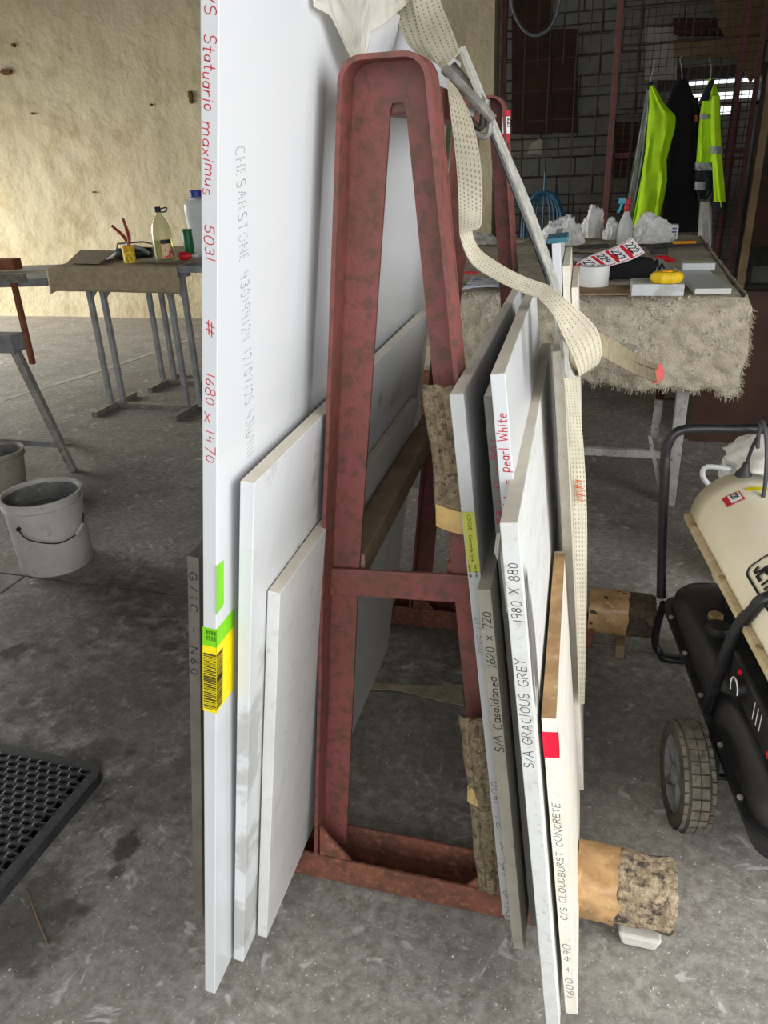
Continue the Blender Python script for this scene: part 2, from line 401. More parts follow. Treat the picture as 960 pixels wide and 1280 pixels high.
# boards against the block wall
def panel(name, px0, py0, px1, py1, Y, th, m, label, cat, poly=None):
    q = MB()
    if poly: P = [aY(a, b, Y) for a, b in poly]
    else: P = [aY(px0, py1, Y), aY(px1, py1, Y), aY(px1, py0, Y), aY(px0, py0, Y)]
    q.prism([(p.x, p.z) for p in P], (0, Y, 0), (1,0,0), (0,0,1), (0, th, 0))
    return ob(name, q, m, label=label, cat=cat, bevel=.002)
panel('wall_board', 640, -40, 690, 168, BY-.05, .03, M['board'], 'tall dark brown board fixed to the block wall behind the reinforcing mesh', 'board')
panel('wall_board', 691, 36, 722, 166, BY-.05, .03, M['board'], 'narrow dark brown board on the block wall beside the taller one', 'board')
panel('plywood_sheet', 768, 152, 800, 222, BY-.06, .03, M['board'], 'small brown plywood sheet fixed to the block wall behind the yellow coat', 'board')
panel('white_board', 806, 34, 846, 100, BY-.06, .025, M['pvc'], 'pale board hanging on the block wall above the jackets', 'board')
panel('power_box', 659, 174, 678, 194, BY-.07, .06, M['pvc'], 'small pale switch box on the block wall above the blue hose', 'switch box', poly=[(659,192),(677,194),(679,176),(674,173),(662,181)])
panel('timber_beam', 842, 22, 925, 44, BY-.1, .08, M['board'], 'upper dark timber beam over the store window', 'beam')
panel('timber_beam', 842, 50, 922, 72, BY-.1, .08, M['ply'], 'lower brown timber beam over the store window', 'beam')
panel('diagonal_board', 0,0,0,0, BY-.16, .03, M['ply'], 'tan plywood board leaning diagonally above the store window', 'board', poly=[(938,104),(948,92),(962,-30),(886,-30),(898,30)])
# window and door of the store, daylight behind
wn = root('window_1', None, None, (pL, BY, 0)); wn['kind'] = 'structure'
def wpart(name, a, b, c, d, m, y=BY+.04, th=.05):
    x0, x1 = aY(a, 150, y).x, aY(c, 150, y).x; z0, z1 = aY(905, d, y).z, aY(905, b, y).z
    q = MB(); q.box(x0, x1, y, y+th, max(z0, 0), z1); ob(name, q, m, wn)
wpart('transom', 850, 104, 952, 115, M['pvc']); wpart('transom', 850, 124, 952, 133, M['pvc'])
wpart('pane_board', 846, 133, 899, 430, M['pvc']); wpart('pane_board', 899, 143, 914, 430, M['block'])
wpart('post', 914, 128, 924, 430, M['darkred'], BY+.02); wpart('pane_board', 924, 133, 936, 430, M['block']); wpart('jamb', 942, 128, 960, 430, M['block'])
wpart('lower_board', 930, 246, 952, 430, M['pvc'], BY+.1)

# ------------------------------------------------------------------ mesh fence in the opening
FY = 7.42
fr = root('mesh_fence', 'rusty reinforcing mesh fence panel with wide squares and red steel post', 'fence', (-.6, FY, 0))
q = MB(); q.box(-1.075, -1.03, FY-.02, FY+.025, 0, 3.2); ob('post', q, M['darkred'], fr, bevel=.003)
q = MB(); q.box(-.165, -.115, FY-.03, FY+.02, 0, 3.2); ob('post', q, M['red'], fr, bevel=.003)
xs = [-1.03 + .222*i for i in range(1, 4)] + [-.92, -.69, -.47, -.25]
xs = [aY(x, 100, FY).x for x in (655, 686, 719, 748)]
for i, x in enumerate(xs):
    q = MB(); z0 = .1; q.tube([(x, FY, z0), (x, FY, 3.2)], .006, 5); ob('vertical_bar', q, M['mesh'], fr)
for i, x in enumerate([aY(x, 100, FY).x for x in (671, 703, 735)]):
    q = MB(); q.tube([(x, FY, .1), (x, FY, 1.0 + .2*(i % 2))], .005, 5); ob('vertical_bar', q, M['mesh'], fr)
    q = MB(); q.tube([(x, FY, 2.1), (x, FY, 3.2)], .005, 5); ob('vertical_bar', q, M['mesh'], fr)
for i in range(14):
    z = .12 + .225*i; q = MB(); q.tube([(-1.04, FY+.011, z), (-.15, FY+.011, z + .01)], .006, 5); ob('horizontal_bar', q, M['mesh'], fr)
for i, (a, b) in enumerate(((-.95, -.72), (-.62, -.3), (-.99, -.84), (-.55, -.2))):
    z = .95 + .45*i; q = MB(); q.tube([(a, FY+.011, z), (b, FY+.011, z)], .005, 5); ob('horizontal_bar', q, M['mesh'], fr)
gt = root('mesh_gate', 'rusty fine wire mesh gate panel with the work clothes hung on it', 'gate', (.4, FY, 0))
gx0, gx1 = -.10, .93
for (x, m) in ((gx0+.02, M['darkred']), (gx1, M['darkred']), (gx1-.13, M['darkred'])):
    if x > 0: q = MB(); q.box(x-.018, x+.018, FY-.02, FY+.02, .02, 3.2); ob('gate_post', q, m, gt, bevel=.002)
for z in (.08, aY(880, 190, FY).z, 3.15):
    q = MB(); q.box(gx0, gx1, FY-.012, FY+.014, z-.02, z+.02); ob('gate_rail', q, M['darkred'], gt)
q = MB(); n = int((gx1-gx0)/.058)
for i in range(n+1):
    x = gx0 + i*.058; q.tube([(x, FY-.016, .1), (x, FY-.016, 3.15)], .0028, 4)
for i in range(53):
    z = .12 + i*.058; q.tube([(gx0, FY-.021, z), (gx1, FY-.021, z)], .0028, 4)
ob('wire_mesh', q, M['mesh'], gt, kind='stuff')
for i, x in enumerate((.03, .42, .78)):
    q = MB(); q.tube([(x, FY+.006, .1), (x, FY+.006, 3.2)], .007, 5); ob('vertical_bar', q, M['mesh'], gt)
for i, z in enumerate((.55, 1.35, 1.75, 2.2, 2.6)):
    q = MB(); q.tube([(gx0, FY+.02, z), (gx1, FY+.02, z)], .006, 5); ob('horizontal_bar', q, M['mesh'], gt)
q = MB(); q.box(1.0, 1.06, FY-.05, FY+.02, 0, 3.4); q.box(1.06, 1.35, FY+.0, FY+.05, 2.0, 3.4)
dp = root('door_post', 'brown timber door post at the end of the mesh gate', 'post', (1.03, FY, 0))
ob('post', q, M['ply'], dp, bevel=.003)
q = MB(); q.box(1.06, 2.2, FY+.3, FY+.34, .62, .72); q.box(1.06, 2.2, FY+.3, FY+.36, .72, 1.2); ob('rail_board', q, M['board'], dp)

# hoses on the mesh
hp = [Vector((0,0,0))]
q = MB(); c = aY(680, 240, FY-.06)
for k, (w, h) in enumerate(((.16,.40), (.13,.36), (.10,.42), (.06,.38), (.185,.45))):
    q.tube(curve([c + Vector((-w, .008*k, -h)), c + Vector((-w*.96, .008*k, -h*.45)), c + Vector((-w*.55, .008*k, -.04)), c + Vector((0, .008*k, .0)), c + Vector((w*.55, .008*k, -.04)), c + Vector((w*.96, .008*k, -h*.45)), c + Vector((w, .008*k, -h))], 5), .012, 6)
q.tube([c + Vector((0,.02,.16)), c + Vector((0,.02,-.3))], .009, 5)
ob('hose_coil', q, M['hose'], smooth=True, label='blue hose coiled and hung on the reinforcing mesh', cat='hose')
q = MB(); q.tube(curve([aY(636, -30, FY-.05), aY(642, 15, FY-.05), aY(660, 42, FY-.05), aY(682, 40, FY-.05), aY(696, 18, FY-.05), aY(706, -30, FY-.05)], 6), .013, 6)
ob('cable_loop', q, M['ghose'], smooth=True, label='grey cable hanging in a loop on the top of the reinforcing mesh', cat='cable')

# ------------------------------------------------------------------ clothes hanging on the gate
def garment(rows, Y, depth, nrow, seed, mb=None, off=0.0, ncol=26, fold=.018, ymid=0):
    """closed draped cloth: rows of (py, left px, right px) in the plane Y"""
    rows = sorted(rows); q = mb or MB()
    def edge(t):
        py = rows[0][0] + t*(rows[-1][0]-rows[0][0])
        for a, b in zip(rows, rows[1:]):
            if py <= b[0] + 1e-6:
                k = (py-a[0])/(b[0]-a[0]); return py, a[1]+(b[1]-a[1])*k, a[2]+(b[2]-a[2])*k
    def fn(u, v):
        py, l, r = edge(v); A = aY(l, py, Y); B = aY(r, py, Y); c = (A+B)/2; h = (B-A)/2
        a = 2*pi*u
        ww = h.length
        d = min(depth, ww*1.2 + .01)
        f = fold*(sin(a*5 + seed + v*3 + 2*nz(v*3, seed)) + .7*sin(a*9 + v*5 + seed*2))*(.25 + .75*v)
        p = c + h*cos(a)*(1 + off/max(ww, .02)) + Vector((0, -sin(a)*(d*.5 + off) - f, 0))
        return p
    q.grid(ncol, nrow, fn, closed_u=True)
    n0 = len(q.v) - ncol*nrow
    q.f.append(tuple(n0 + i for i in range(ncol-1, -1, -1))); q.f.append(tuple(n0 + ncol*(nrow-1) + i for i in range(ncol)))
    return q
def wire(pts, Y, r=.003):
    q = MB(); q.tube(curve([aY(a, b, Y) for a, b in pts], 4), r, 5); return q
GY = 7.22
yc = root('hivis_coat', 'plain fluorescent yellow raincoat with grey side hanging on the mesh gate', 'coat', aY(820, 290, GY), 'work clothes on the mesh gate')
ob('coat_body', garment([(107,812,817), (115,811,822), (128,812,829), (138,811,838), (145,810,845), (160,809,844), (178,808,839), (200,805,833), (225,801,834), (250,796,830), (275,791,824), (284,788,821)], GY, .14, 40, 1.0), M['hivis'], yc, smooth=1.2)
ob('side_panel', garment([(110,808,812), (140,804,812), (200,792,804), (250,784,795), (284,778,789)], GY+.04, .08, 20, 2.0), M['reflect'], yc, smooth=1.2)
ob('collar', garment([(103,810,816), (112,809,815)], GY+.02, .06, 6, 2.0, fold=.004), M['navy'], yc, smooth=1.2)
ob('hook', wire([(812,106), (815,92), (819,76)], GY+.05), M['galv'], yc)
bj = root('black_jacket', 'black jacket hanging between the two fluorescent garments on the mesh gate', 'jacket', aY(850, 300, GY), 'work clothes on the mesh gate')
ob('jacket_body', garment([(98,850,857), (106,844,862), (118,838,866), (128,834,872), (136,831,876), (150,842,874), (185,839,872), (220,835,872), (255,832,874), (290,830,874)], GY+.11, .07, 30, 3.0, fold=.008), M['cloth'], bj, smooth=1.2)
ob('sleeve', garment([(122,864,873), (150,866,872), (200,864,870), (262,862,870)], GY+.075, .04, 16, 5.0, fold=.006), M['cloth'], bj, smooth=1.2)
ob('chest_badge', garment([(144,868,872), (152,868,872)], GY+.05, .02, 4, 5.0, fold=.001), M['ored'], bj)
ob('hook', wire([(853,99), (852,86), (850,74), (853,70)], GY+.05), M['galv'], bj)
hj = root('hivis_jacket', 'fluorescent yellow and navy work jacket with grey reflective bands', 'jacket', aY(885, 260, GY), 'work clothes on the mesh gate')
rowsj = [(98,886,890), (106,884,894), (118,880,899), (135,876,900), (160,873,900), (190,871,898), (203,870,893)]
ob('jacket_body', garment(rowsj, GY, .13, 26, 7.0), M['hivis'], hj, smooth=1.2)
ob('sleeve', garment([(120,889,900), (160,888,901), (200,890,903), (240,892,906), (259,893,907)], GY-.075, .07, 26, 4.0, fold=.006), M['hivis'], hj, smooth=1.2)
ob('sleeve_band', garment([(183,888.6,902.8), (193,889,903.2)], GY-.075, .07, 5, 4.0, fold=.005, off=.004), M['reflect'], hj, smooth=1.2)
ob('cuff', garment([(252,892,907), (262,892,908)], GY-.075, .07, 5, 4.0, fold=.004, off=.004), M['navy'], hj, smooth=1.2)
ob('waist_band', garment([(203,869.6,893.2), (213,869.4,893)], GY, .13, 5, 7.0, off=.006), M['reflect'], hj, smooth=1.2)
ob('chest_band', garment([(143,875,888), (149,875,888)], GY-.03, .1, 5, 7.0, off=.004, fold=.004), M['reflect'], hj, smooth=1.2)
ob('hem', garment([(213,869,892), (226,869,891), (240,870,890), (249,871,884)], GY, .12, 10, 7.0), M['navy'], hj, smooth=1.2)
ob('pocket_band', garment([(227,869,882), (237,869,882)], GY-.03, .08, 5, 7.0, off=.003, fold=.003), M['reflect'], hj, smooth=1.2)
ob('collar', garment([(99,889,894), (110,882,890), (126,874,886)], GY-.07, .04, 8, 7.0, fold=.004), M['navy'], hj, smooth=1.2)
ob('far_sleeve', garment([(150,898,901), (185,898,904), (205,897,902)], GY+.04, .06, 8, 7.0, fold=.003), M['navy'], hj, smooth=1.2)
ob('hook', wire([(888,99), (889,84), (887,74)], GY+.05), M['galv'], hj)
q = garment([(252,876,888), (262,874,890), (300,872,890), (318,872,888)], GY+.06, .05, 16, 9.0, fold=.008)
ob('white_rag', q, M['rag'], smooth=1.2, label='long white rag hanging under the navy and yellow jacket', cat='rag')

# ------------------------------------------------------------------ rubber mat
X1, Y1 = aZ(128, 958, .035).x + .005, aZ(60, 940, .035).y
mt = root('rubber_mat', 'black rubber mat with oval drainage holes on the concrete floor', 'mat', (X1-.4, Y1-.4, 0))
q = MB(); cw, ch, zt_, zb_ = .033, .0235, .030, .020
xA, yA = X1 - .03, Y1 - .025
for r in range(32):
    for c in range(26):
        cx = xA - (c+.5)*cw - (cw/2 if r % 2 else 0); cy = yA - (r+.5)*ch
        outer = []
        for k in range(12):
            a = 2*pi*k/12 + pi/12; m_ = max(abs(cos(a)), abs(sin(a)))
            outer.append((cx + cw/2*cos(a)/m_, cy + ch/2*sin(a)/m_))
        inner = [(cx + cw*.36*cos(2*pi*k/12 + pi/12), cy + ch*.30*sin(2*pi*k/12 + pi/12)) for k in range(12)]
        vs = [(x, y, zt_) for x, y in outer] + [(x, y, zt_+.0015) for x, y in inner] + [(x, y, zb_-.012) for x, y in inner]
        fs = []
        for k in range(12):
            j = (k+1) % 12
            fs += [(k, j, 12+j, 12+k), (12+k, 12+j, 24+j, 24+k)]
        q.add(vs, fs)
ob('perforated_sheet', q, M['mat'], mt)
q = MB()
xo = xA - 26*cw; yo = yA - 32*ch
def rrect(x1, y1, r): 
    return [(x1-r + r*cos(a), y1-r + r*sin(a)) for a in [i*pi/12 for i in range(7)]]
q.prism([(X1, yo-.02)] + rrect(X1, Y1, .045) + [(xo, Y1), (xo, yA), (xA-cw*.5, yA), (xA, yA), (xA, yo), (xA, yo-.02)], (0,0,0), (1,0,0), (0,1,0), (0,0,.030))
q.box(xA-cw*.01, xA+.002, yo, yA, 0, .0295)
ob('border', q, M['mat'], mt, bevel=.006)
q = MB(); q.box(xo, X1-.012, yo, Y1-.02, 0.001, .008); ob('underside', q, M['blackm'], mt)

# ------------------------------------------------------------------ buckets on the left
def bucket(nm, label, c, r0, r1, h, m, inner, slurry=.6, grp=None, handle=None, lip=True):
    t = root(nm, label, 'bucket', c, grp); n = 40; q = MB()
    prof = [(r0*.96, 0), (r0, .008), (r0+(r1-r0)*.86, h*.86), (r1+.006, h*.865), (r1+.006, h*.885), (r1*.985, h*.89), (r1, h*.965), (r1+.006, h*.97), (r1+.006, h), (r1-.004, h), (r1-.006, h*.97), (r0-.004, .012), (0.001, .012)]
    q.lathe(prof, n, c, cap=False); q.f.append(tuple(range(n-1, -1, -1)))
    ob('body', q, m, t, smooth=.8)
    q = MB(); hh = h*slurry; rr = r0 + (r1-r0)*slurry - .007
    q.lathe([(rr, hh), (rr*.6, hh+.004), (.001, hh-.003)], 28, c, cap=False)
    ob('residue', q, inner, t, smooth=True)
    if inner is M['slurry']:
        q = MB(); q.lathe([(rr+.002, hh), (r1-.008, h*.95), (r1-.0095, h*.95), (rr, hh-.001)], 32, c, cap=False); ob('slurry_coat', q, inner, t, smooth=True)
    return t
bc = aZ(51, 717, 0); rB = .145
bc = Vector((bc.x + .0, bc.y + rB*.75, 0))
bk = bucket('plastic_bucket', 'dirty white plastic bucket with wire handle and slurry inside on the floor', bc, .145, .152, .32, M['bucket'], M['slurry'], .72)
q = MB(); A = bc + Vector((-.005, -.158, .225)); B = bc + Vector((.158, .03, .225))
pts = curve([A, A + Vector((.05,-.012,-.035)), bc + Vector((.125,-.115,.155)), bc + Vector((.165,-.045,.165)), bc + Vector((.168,.0,.19)), B], 6)
q.tube(pts, .0028, 6); ob('wire_handle', q, M['wire'], bk, smooth=True)
q = MB(); q.tube([bc + Vector((.165,-.05,.164)), bc + Vector((.169,-.0,.19))], .007, 8); ob('handle_grip', q, M['bucket'], bk)
q = MB(); q.lathe([(.008, 0), (.008, .012)], 10, A + Vector((0,.008,0)), (0,-1,0)); ob('handle_lug', q, M['wire'], bk)
sb = aZ(-6, 622, 0); sbp = Vector((sb.x - .03, sb.y + .12, 0))
b2 = bucket('pale_tub', 'grey beige plastic tub standing on the floor behind the slurry bucket', sbp, .10, .125, .21, M['beige'], M['slurry'], .5)

# ------------------------------------------------------------------ sawhorse and metal table at the left
sh = root('sawhorse', 'grey steel sawhorse with splayed legs behind the slurry bucket', 'sawhorse', aZ(92, 590, 0))
top = at(14, 430, 0, aZ(92, 590, 0).x - .17); foot = aZ(92, 589, 0)
q = MB(); q.bar(foot, top, .035, .035); ob('leg', q, M['wornwhite'], sh, bevel=.003)
q = MB(); f2 = foot + Vector((-.36, .38, 0)); q.bar(f2, top + Vector((-.1,.12,0)), .03, .03); ob('leg', q, M['wornwhite'], sh, bevel=.003)
q = MB(); f3 = foot + Vector((-1.0, .0, 0)); q.bar(f3, top + Vector((-.62,0,0)), .035, .035); ob('leg', q, M['wornwhite'], sh, bevel=.003)
q = MB(); q.box(top.x-.9, top.x+.035, top.y-.04, top.y+.06, top.z-.04, top.z+.05); ob('top_rail', q, M['galv'], sh, bevel=.006)
a = foot.lerp(top, .22); q = MB(); q.bar(a, a + Vector((-.8, 0, 0)), .02, .03); ob('cross_rail', q, M['galv'], sh)
q = MB(); q.bar(foot.lerp(top, .23), f2 + Vector((-.1,.1,.02)), .014, .014); ob('brace', q, M['rust'], sh)
mtb = root('metal_bench', 'galvanised metal bench at the wall end of the felt covered table', 'bench', (-4.4, 4.6, 0))
e0, e1, e2 = aZ(58, 346, .86), aZ(58, 358, .80), aZ(0, 372, .86)
ux = Vector((-1, -.18, 0)).normalized(); P = aZ(57, 352, .83)
q = MB(); q.obox(P + Vector((0,-.0,-.03)), ux*1.6, Vector((-.1,.75,0)), Vector((0,0,.05))); ob('top_frame', q, M['galv'], mtb, bevel=.005)
q = MB(); q.obox(P + Vector((-.12,-.07,.0)), ux*1.4, Vector((-.0,.05,0)), Vector((0,0,.06))); ob('channel', q, M['steel'], mtb, bevel=.004)
q = MB(); q.obox(P + Vector((-.35,-.1,-.12)), ux*1.2, Vector((0,.05,0)), Vector((0,0,.07))); ob('lower_rail', q, M['galv'], mtb, bevel=.004)
q = MB(); a = aY(17, 352, P.y-.05); b = aY(41, 455, P.y-.05); q.bar(a, b, .035, .03); ob('hanging_handle', q, M['rustwood'], mtb, bevel=.003, label='rust brown bar hanging under the bench')
for dx, dy in ((-1.45, .55), (-1.45, -.2)):
    q = MB(); p = P + Vector((dx, dy, 0)); q.box(p.x-.02, p.x+.02, p.y-.02, p.y+.02, 0, P.z-.03); ob('leg', q, M['galv'], mtb)
q = MB(); a = aZ(-12, 340, P.z+.05); q.obox(aZ(18, 338, P.z+.035), Vector((-.5,-.05,0)), Vector((0,.09,0)), Vector((0,0,.075)))
ob('timber_block', q, M['rustwood'], bevel=.004, label='short brown timber block lying on the metal bench', cat='timber')

# ------------------------------------------------------------------ felt covered table with trestles
TZ = .945
def trestle(Y, xl, xr, label):
    t = root('trestle', label, 'trestle', ((xl+xr)/2, Y, 0), 'trestles under the felt table')
    for x in (xl, xr):
        for dx in (0, .10):
            q = MB(); q.box(x+dx-.016, x+dx+.016, Y-.016, Y+.016, .03, TZ-.075); ob('leg', q, M['galv'], t, bevel=.002)
        q = MB(); q.box(x+.03-.02, x+.03+.02, Y-.24, Y+.24, .0, .035); ob('foot', q, M['steel'], t, bevel=.002)
        for dx, s in ((.0, 1), (.1, 1)):
            q = MB(); q.bar((x+dx, Y, TZ-.22), (x+dx+.10*(1 if x == xl else -1), Y+.03, TZ-.085), .018, .025); ob('brace', q, M['galv'], t)
    q = MB(); q.box(xl, xr, Y-.018, Y+.018, .0, .034); ob('base_bar', q, M['steel'], t, bevel=.002)
    q = MB(); q.box(xl-.05, xr+.15, Y-.025, Y+.025, TZ-.08, TZ-.045); ob('top_bar', q, M['galv'], t, bevel=.002)
pA = aZ(140, 508, 0); pB = aZ(240, 510, 0); pC = aZ(200, 480, 0)
trestle(pA.y+.0, pA.x, pB.x, 'front galvanised trestle with paired legs under the felt covered table')
trestle(pC.y+.02, pC.x+.02, pC.x+.75, 'rear galvanised trestle with paired legs under the felt covered table')
tl = root('felt_table', 'trestle table top draped with buff felt along the plaster wall side', 'table', (-3.1, 4.5, TZ-.045))
tx0, tx1, ty0, ty1 = aY(57, 332, pA.y-.12).x, pB.x+.15, pA.y-.12, pC.y+.35
q = MB(); q.box(tx0+.02, tx1+.45, ty0+.02, ty1, TZ-.045, TZ-.006); ob('board', q, M['galv'], tl)
def feltfn(u, v):
    x = tx0 + u*(tx1-tx0); s = v*(ty1-ty0+.17)
    L1 = ty1-ty0
    wob_ = .012*nz(x*3, s*3, 1)
    if s < L1: y, z = ty1 - s, TZ
    else:
        d = s - L1; y, z = ty0 - .012 - .02*nz(x*2, 3), TZ - d*(1.0 + .2*nz(x*1.3, 5) - .15*(1-u))
    if u < .04: x += .03*(1 - (v))
    e = max(0, .05-u)/.05
    return (x, y + wob_*.6, z + wob_*.4 - e*.02)
q = MB(); q.grid(70, 60, feltfn); o = ob('felt_cover', q, M['feltleft'], tl, smooth=True)
s_ = o.modifiers.new('thick', 'SOLIDIFY'); s_.thickness = .009; s_.offset = 1
# things on the felt table
TT = TZ + .010
def onT(px, py): return aZ(px, py, TT)
q = MB(); a = [onT(84, 329), onT(124, 330), onT(146, 318), onT(102, 317)]
q.add([p for p in a] + [p + Vector((0,0,.006 + .02*(i > 1))) for i, p in enumerate(a)], [(0,3,2,1), (4,5,6,7), (0,1,5,4), (1,2,6,5), (2,3,7,6), (3,0,4,7)])
ob('cardboard_sheet', q, M['kraft'], label='flat grey cardboard sheet lying on the felt covered table', cat='cardboard')
tb = onT(163, 328); tb.z = TT
yt = root('yellow_tub', 'small yellow tub with printed label holding pliers on the felt table', 'tub', tb)
q = MB(); q.lathe([(.036, 0), (.037, .003), (.037, .082), (.040, .083), (.040, .10), (.037, .10), (.035, .012), (.001, .012)], 24, tb, cap=False); q.f.append(tuple(range(23, -1, -1))); ob('body', q, M['tapeyel'], yt, smooth=.8)
q = MB(); q.lathe([(.0375, .012), (.0375, .075)], 24, tb, cap=False); ob('printed_label', q, mat('yellow_print', (246,212,40), (150,100,40), 60, .5, .6, rough=.5), yt, smooth=True)
q = MB(); q.lathe([(.0405, .083), (.0405, .098)], 24, tb, cap=False); ob('rim', q, M['orange'], yt)
plr = root('pliers', 'pliers with two red brown rubber grips standing in the yellow tub', 'pliers', tb + Vector((0,0,.03)))
for s, e in ((0, (-.085, .0, .215)), (1, (.0, .0, .255))):
    q = MB(); q.tube(curve([tb + Vector((.01*s, 0, .10)), tb + Vector((e[0]*.4 + .02, 0, .15)), tb + Vector(e)], 5), [.008]*4 + [.011]*4 + [.009]*3, 8); ob('handle', q, M['rustred'], plr, smooth=True)
q = MB(); q.tube([tb + Vector((.005,0,.03)), tb + Vector((.005,0,.12))], .012, 8); ob('jaw', q, M['steel'], plr)
dr = onT(151, 327); gun = root('caulking_tool', 'black hand tool with steel rod lying behind the yellow tub', 'tool', dr)
q = MB(); q.tube([dr + Vector((-.08,.05,.03)), dr + Vector((-.03,.04,.04)), dr + Vector((.05,.06,.045)), dr + Vector((.17,.1,.04))], [.012,.036,.042,.03], 10); ob('body', q, M['blackm'], gun, smooth=True)
q = MB(); q.tube([dr + Vector((-.12,.03,.012)), dr + Vector((-.075,.045,.028))], [.004,.012], 8); ob('nozzle', q, M['paper'], gun)
q = MB(); q.tube([dr + Vector((-.14,.18,.05)), dr + Vector((-.11,.16,.09)), dr + Vector((.08,.16,.10)), dr + Vector((.22,.16,.07))], .006, 6); ob('rod', q, M['steel'], gun)
q = MB(); q.tube(curve([dr + Vector((.11,.0,.09)), dr + Vector((.15,.02,.075)), dr + Vector((.19,.04,.04))], 4), [.012]*9, 8); ob('trigger', q, M['galv'], gun)
# bottle
bp_ = onT(207, 328); bot = root('clear_bottle', 'clear plastic bottle half full of pale yellow liquid with black cap', 'bottle', bp_)
pr = [(.045,0), (.058,.006), (.060,.02), (.060,.17), (.057,.20), (.044,.235), (.026,.262), (.017,.275), (.016,.29)]
q = MB(); q.lathe(pr + [(.0145,.29), (.0155,.275), (.042,.233), (.0585,.17), (.0585,.02), (.001,.006)], 26, bp_, cap=False); q.f.append(tuple(range(25, -1, -1))); ob('body', q, M['clear'], bot, smooth=True)
q = MB(); q.lathe([(.001,.008), (.056,.009), (.0575,.022), (.0575,.13), (.001,.131)], 26, bp_, cap=False); ob('liquid', q, M['liquid'], bot, smooth=True)
q = MB(); q.lathe([(.019,.285), (.019,.315), (.001,.317)], 16, bp_, cap=True); ob('cap', q, M['blackm'], bot, smooth=.8)
q = MB(); q.tube(curve([bp_ + Vector((.018,0,.302)), bp_ + Vector((.06,0,.31)), bp_ + Vector((.055,0,.29)), bp_ + Vector((.02,0,.285))], 5), .004, 6); ob('cap_ring', q, M['blackm'], bot)
def curved(o, r, a0, a1, z0, z1, n=8):
    q = MB(); q.grid(n, 2, lambda u, v: o + Vector((r*cos(a0+(a1-a0)*u), r*sin(a0+(a1-a0)*u), z0+(z1-z0)*v))); return q
lb = ob('label', curved(bp_, .0612, radians(-70), radians(-10), .03, .135), mat('bottle_label', (236,206,160), (214,70,54), 30, .5, .56, rough=.5), bot)
ob('label_header', curved(bp_, .0616, radians(-70), radians(-10), .112, .135), M['blackm'], bot)
cp = onT(226, 326) + Vector((0,.12,0))
cn = root('green_can', 'green cylindrical can between the clear bottle and the white jug', 'can', cp)
q = MB(); q.lathe([(.03,0), (.032,.003), (.032,.165), (.029,.17), (.001,.17)], 20, cp); ob('body', q, M['greenp'], cn, smooth=.8)
q = MB(); q.lathe([(.0335,.162), (.0335,.172), (.03,.173)], 20, cp); ob('lid', q, M['greenp'], cn, smooth=.8)
jp = onT(247, 322) + Vector((.02,.1,0)); jp.z = TT
jg = root('white_jug', 'translucent white jug with blue cap on the felt covered table', 'jug', jp)
q = MB(); 
def jug(u, v):
    H_ = .37; prof = [(.075,0), (.085,.01), (.092,.15), (.100,.27), (.098,.31), (.06,.345), (.034,.352), (.034,.37)]
    k = v*(len(prof)-1); i = min(int(k), len(prof)-2); t = k-i; r = prof[i][0]*(1-t)+prof[i+1][0]*t; z = prof[i][1]*(1-t)+prof[i+1][1]*t
    a = 2*pi*u; e = 4; c, s = cos(a), sin(a); m_ = (abs(c)**e+abs(s)**e)**(-1/e)
    m_ = m_ if z < .33 else 1
    return jp + Vector((r*c*m_ - (.03 if z > .34 else 0), r*s*m_*.8, z))
q.grid(32, 29, jug, closed_u=True); q.f.append(tuple(28*32+i for i in range(32))); ob('body', q, M['hdpe'], jg, smooth=True)
q = MB(); q.lathe([(.038,.352), (.038,.385), (.034,.388), (.001,.388)], 20, jp + Vector((-.03,0,0))); ob('cap', q, M['blue'], jg, smooth=.8)
q = MB(); q.tube(curve([jp + Vector((.02,0,.345)), jp + Vector((.06,0,.385)), jp + Vector((.10,0,.33)), jp + Vector((.105,0,.24))], 5), .013, 8); ob('handle', q, M['hdpe'], jg, smooth=True)
rp = onT(232, 326); rd = root('red_air_fitting', 'red rubber bulb with silver end lying in front of the white jug', 'fitting', rp)
q = MB(); q.lathe([(.004,-.04), (.024,-.03), (.027,0), (.02,.03), (.01,.045)], 14, rp + Vector((0,0,.028)), (1,.2,0)); ob('bulb', q, M['redp'], rd, smooth=True)
q = MB(); q.lathe([(.01,.045), (.014,.05), (.014,.085), (.008,.09)], 12, rp + Vector((0,0,.028)), (1,.2,0)); ob('end', q, M['hdpe'], rd, smooth=.8)
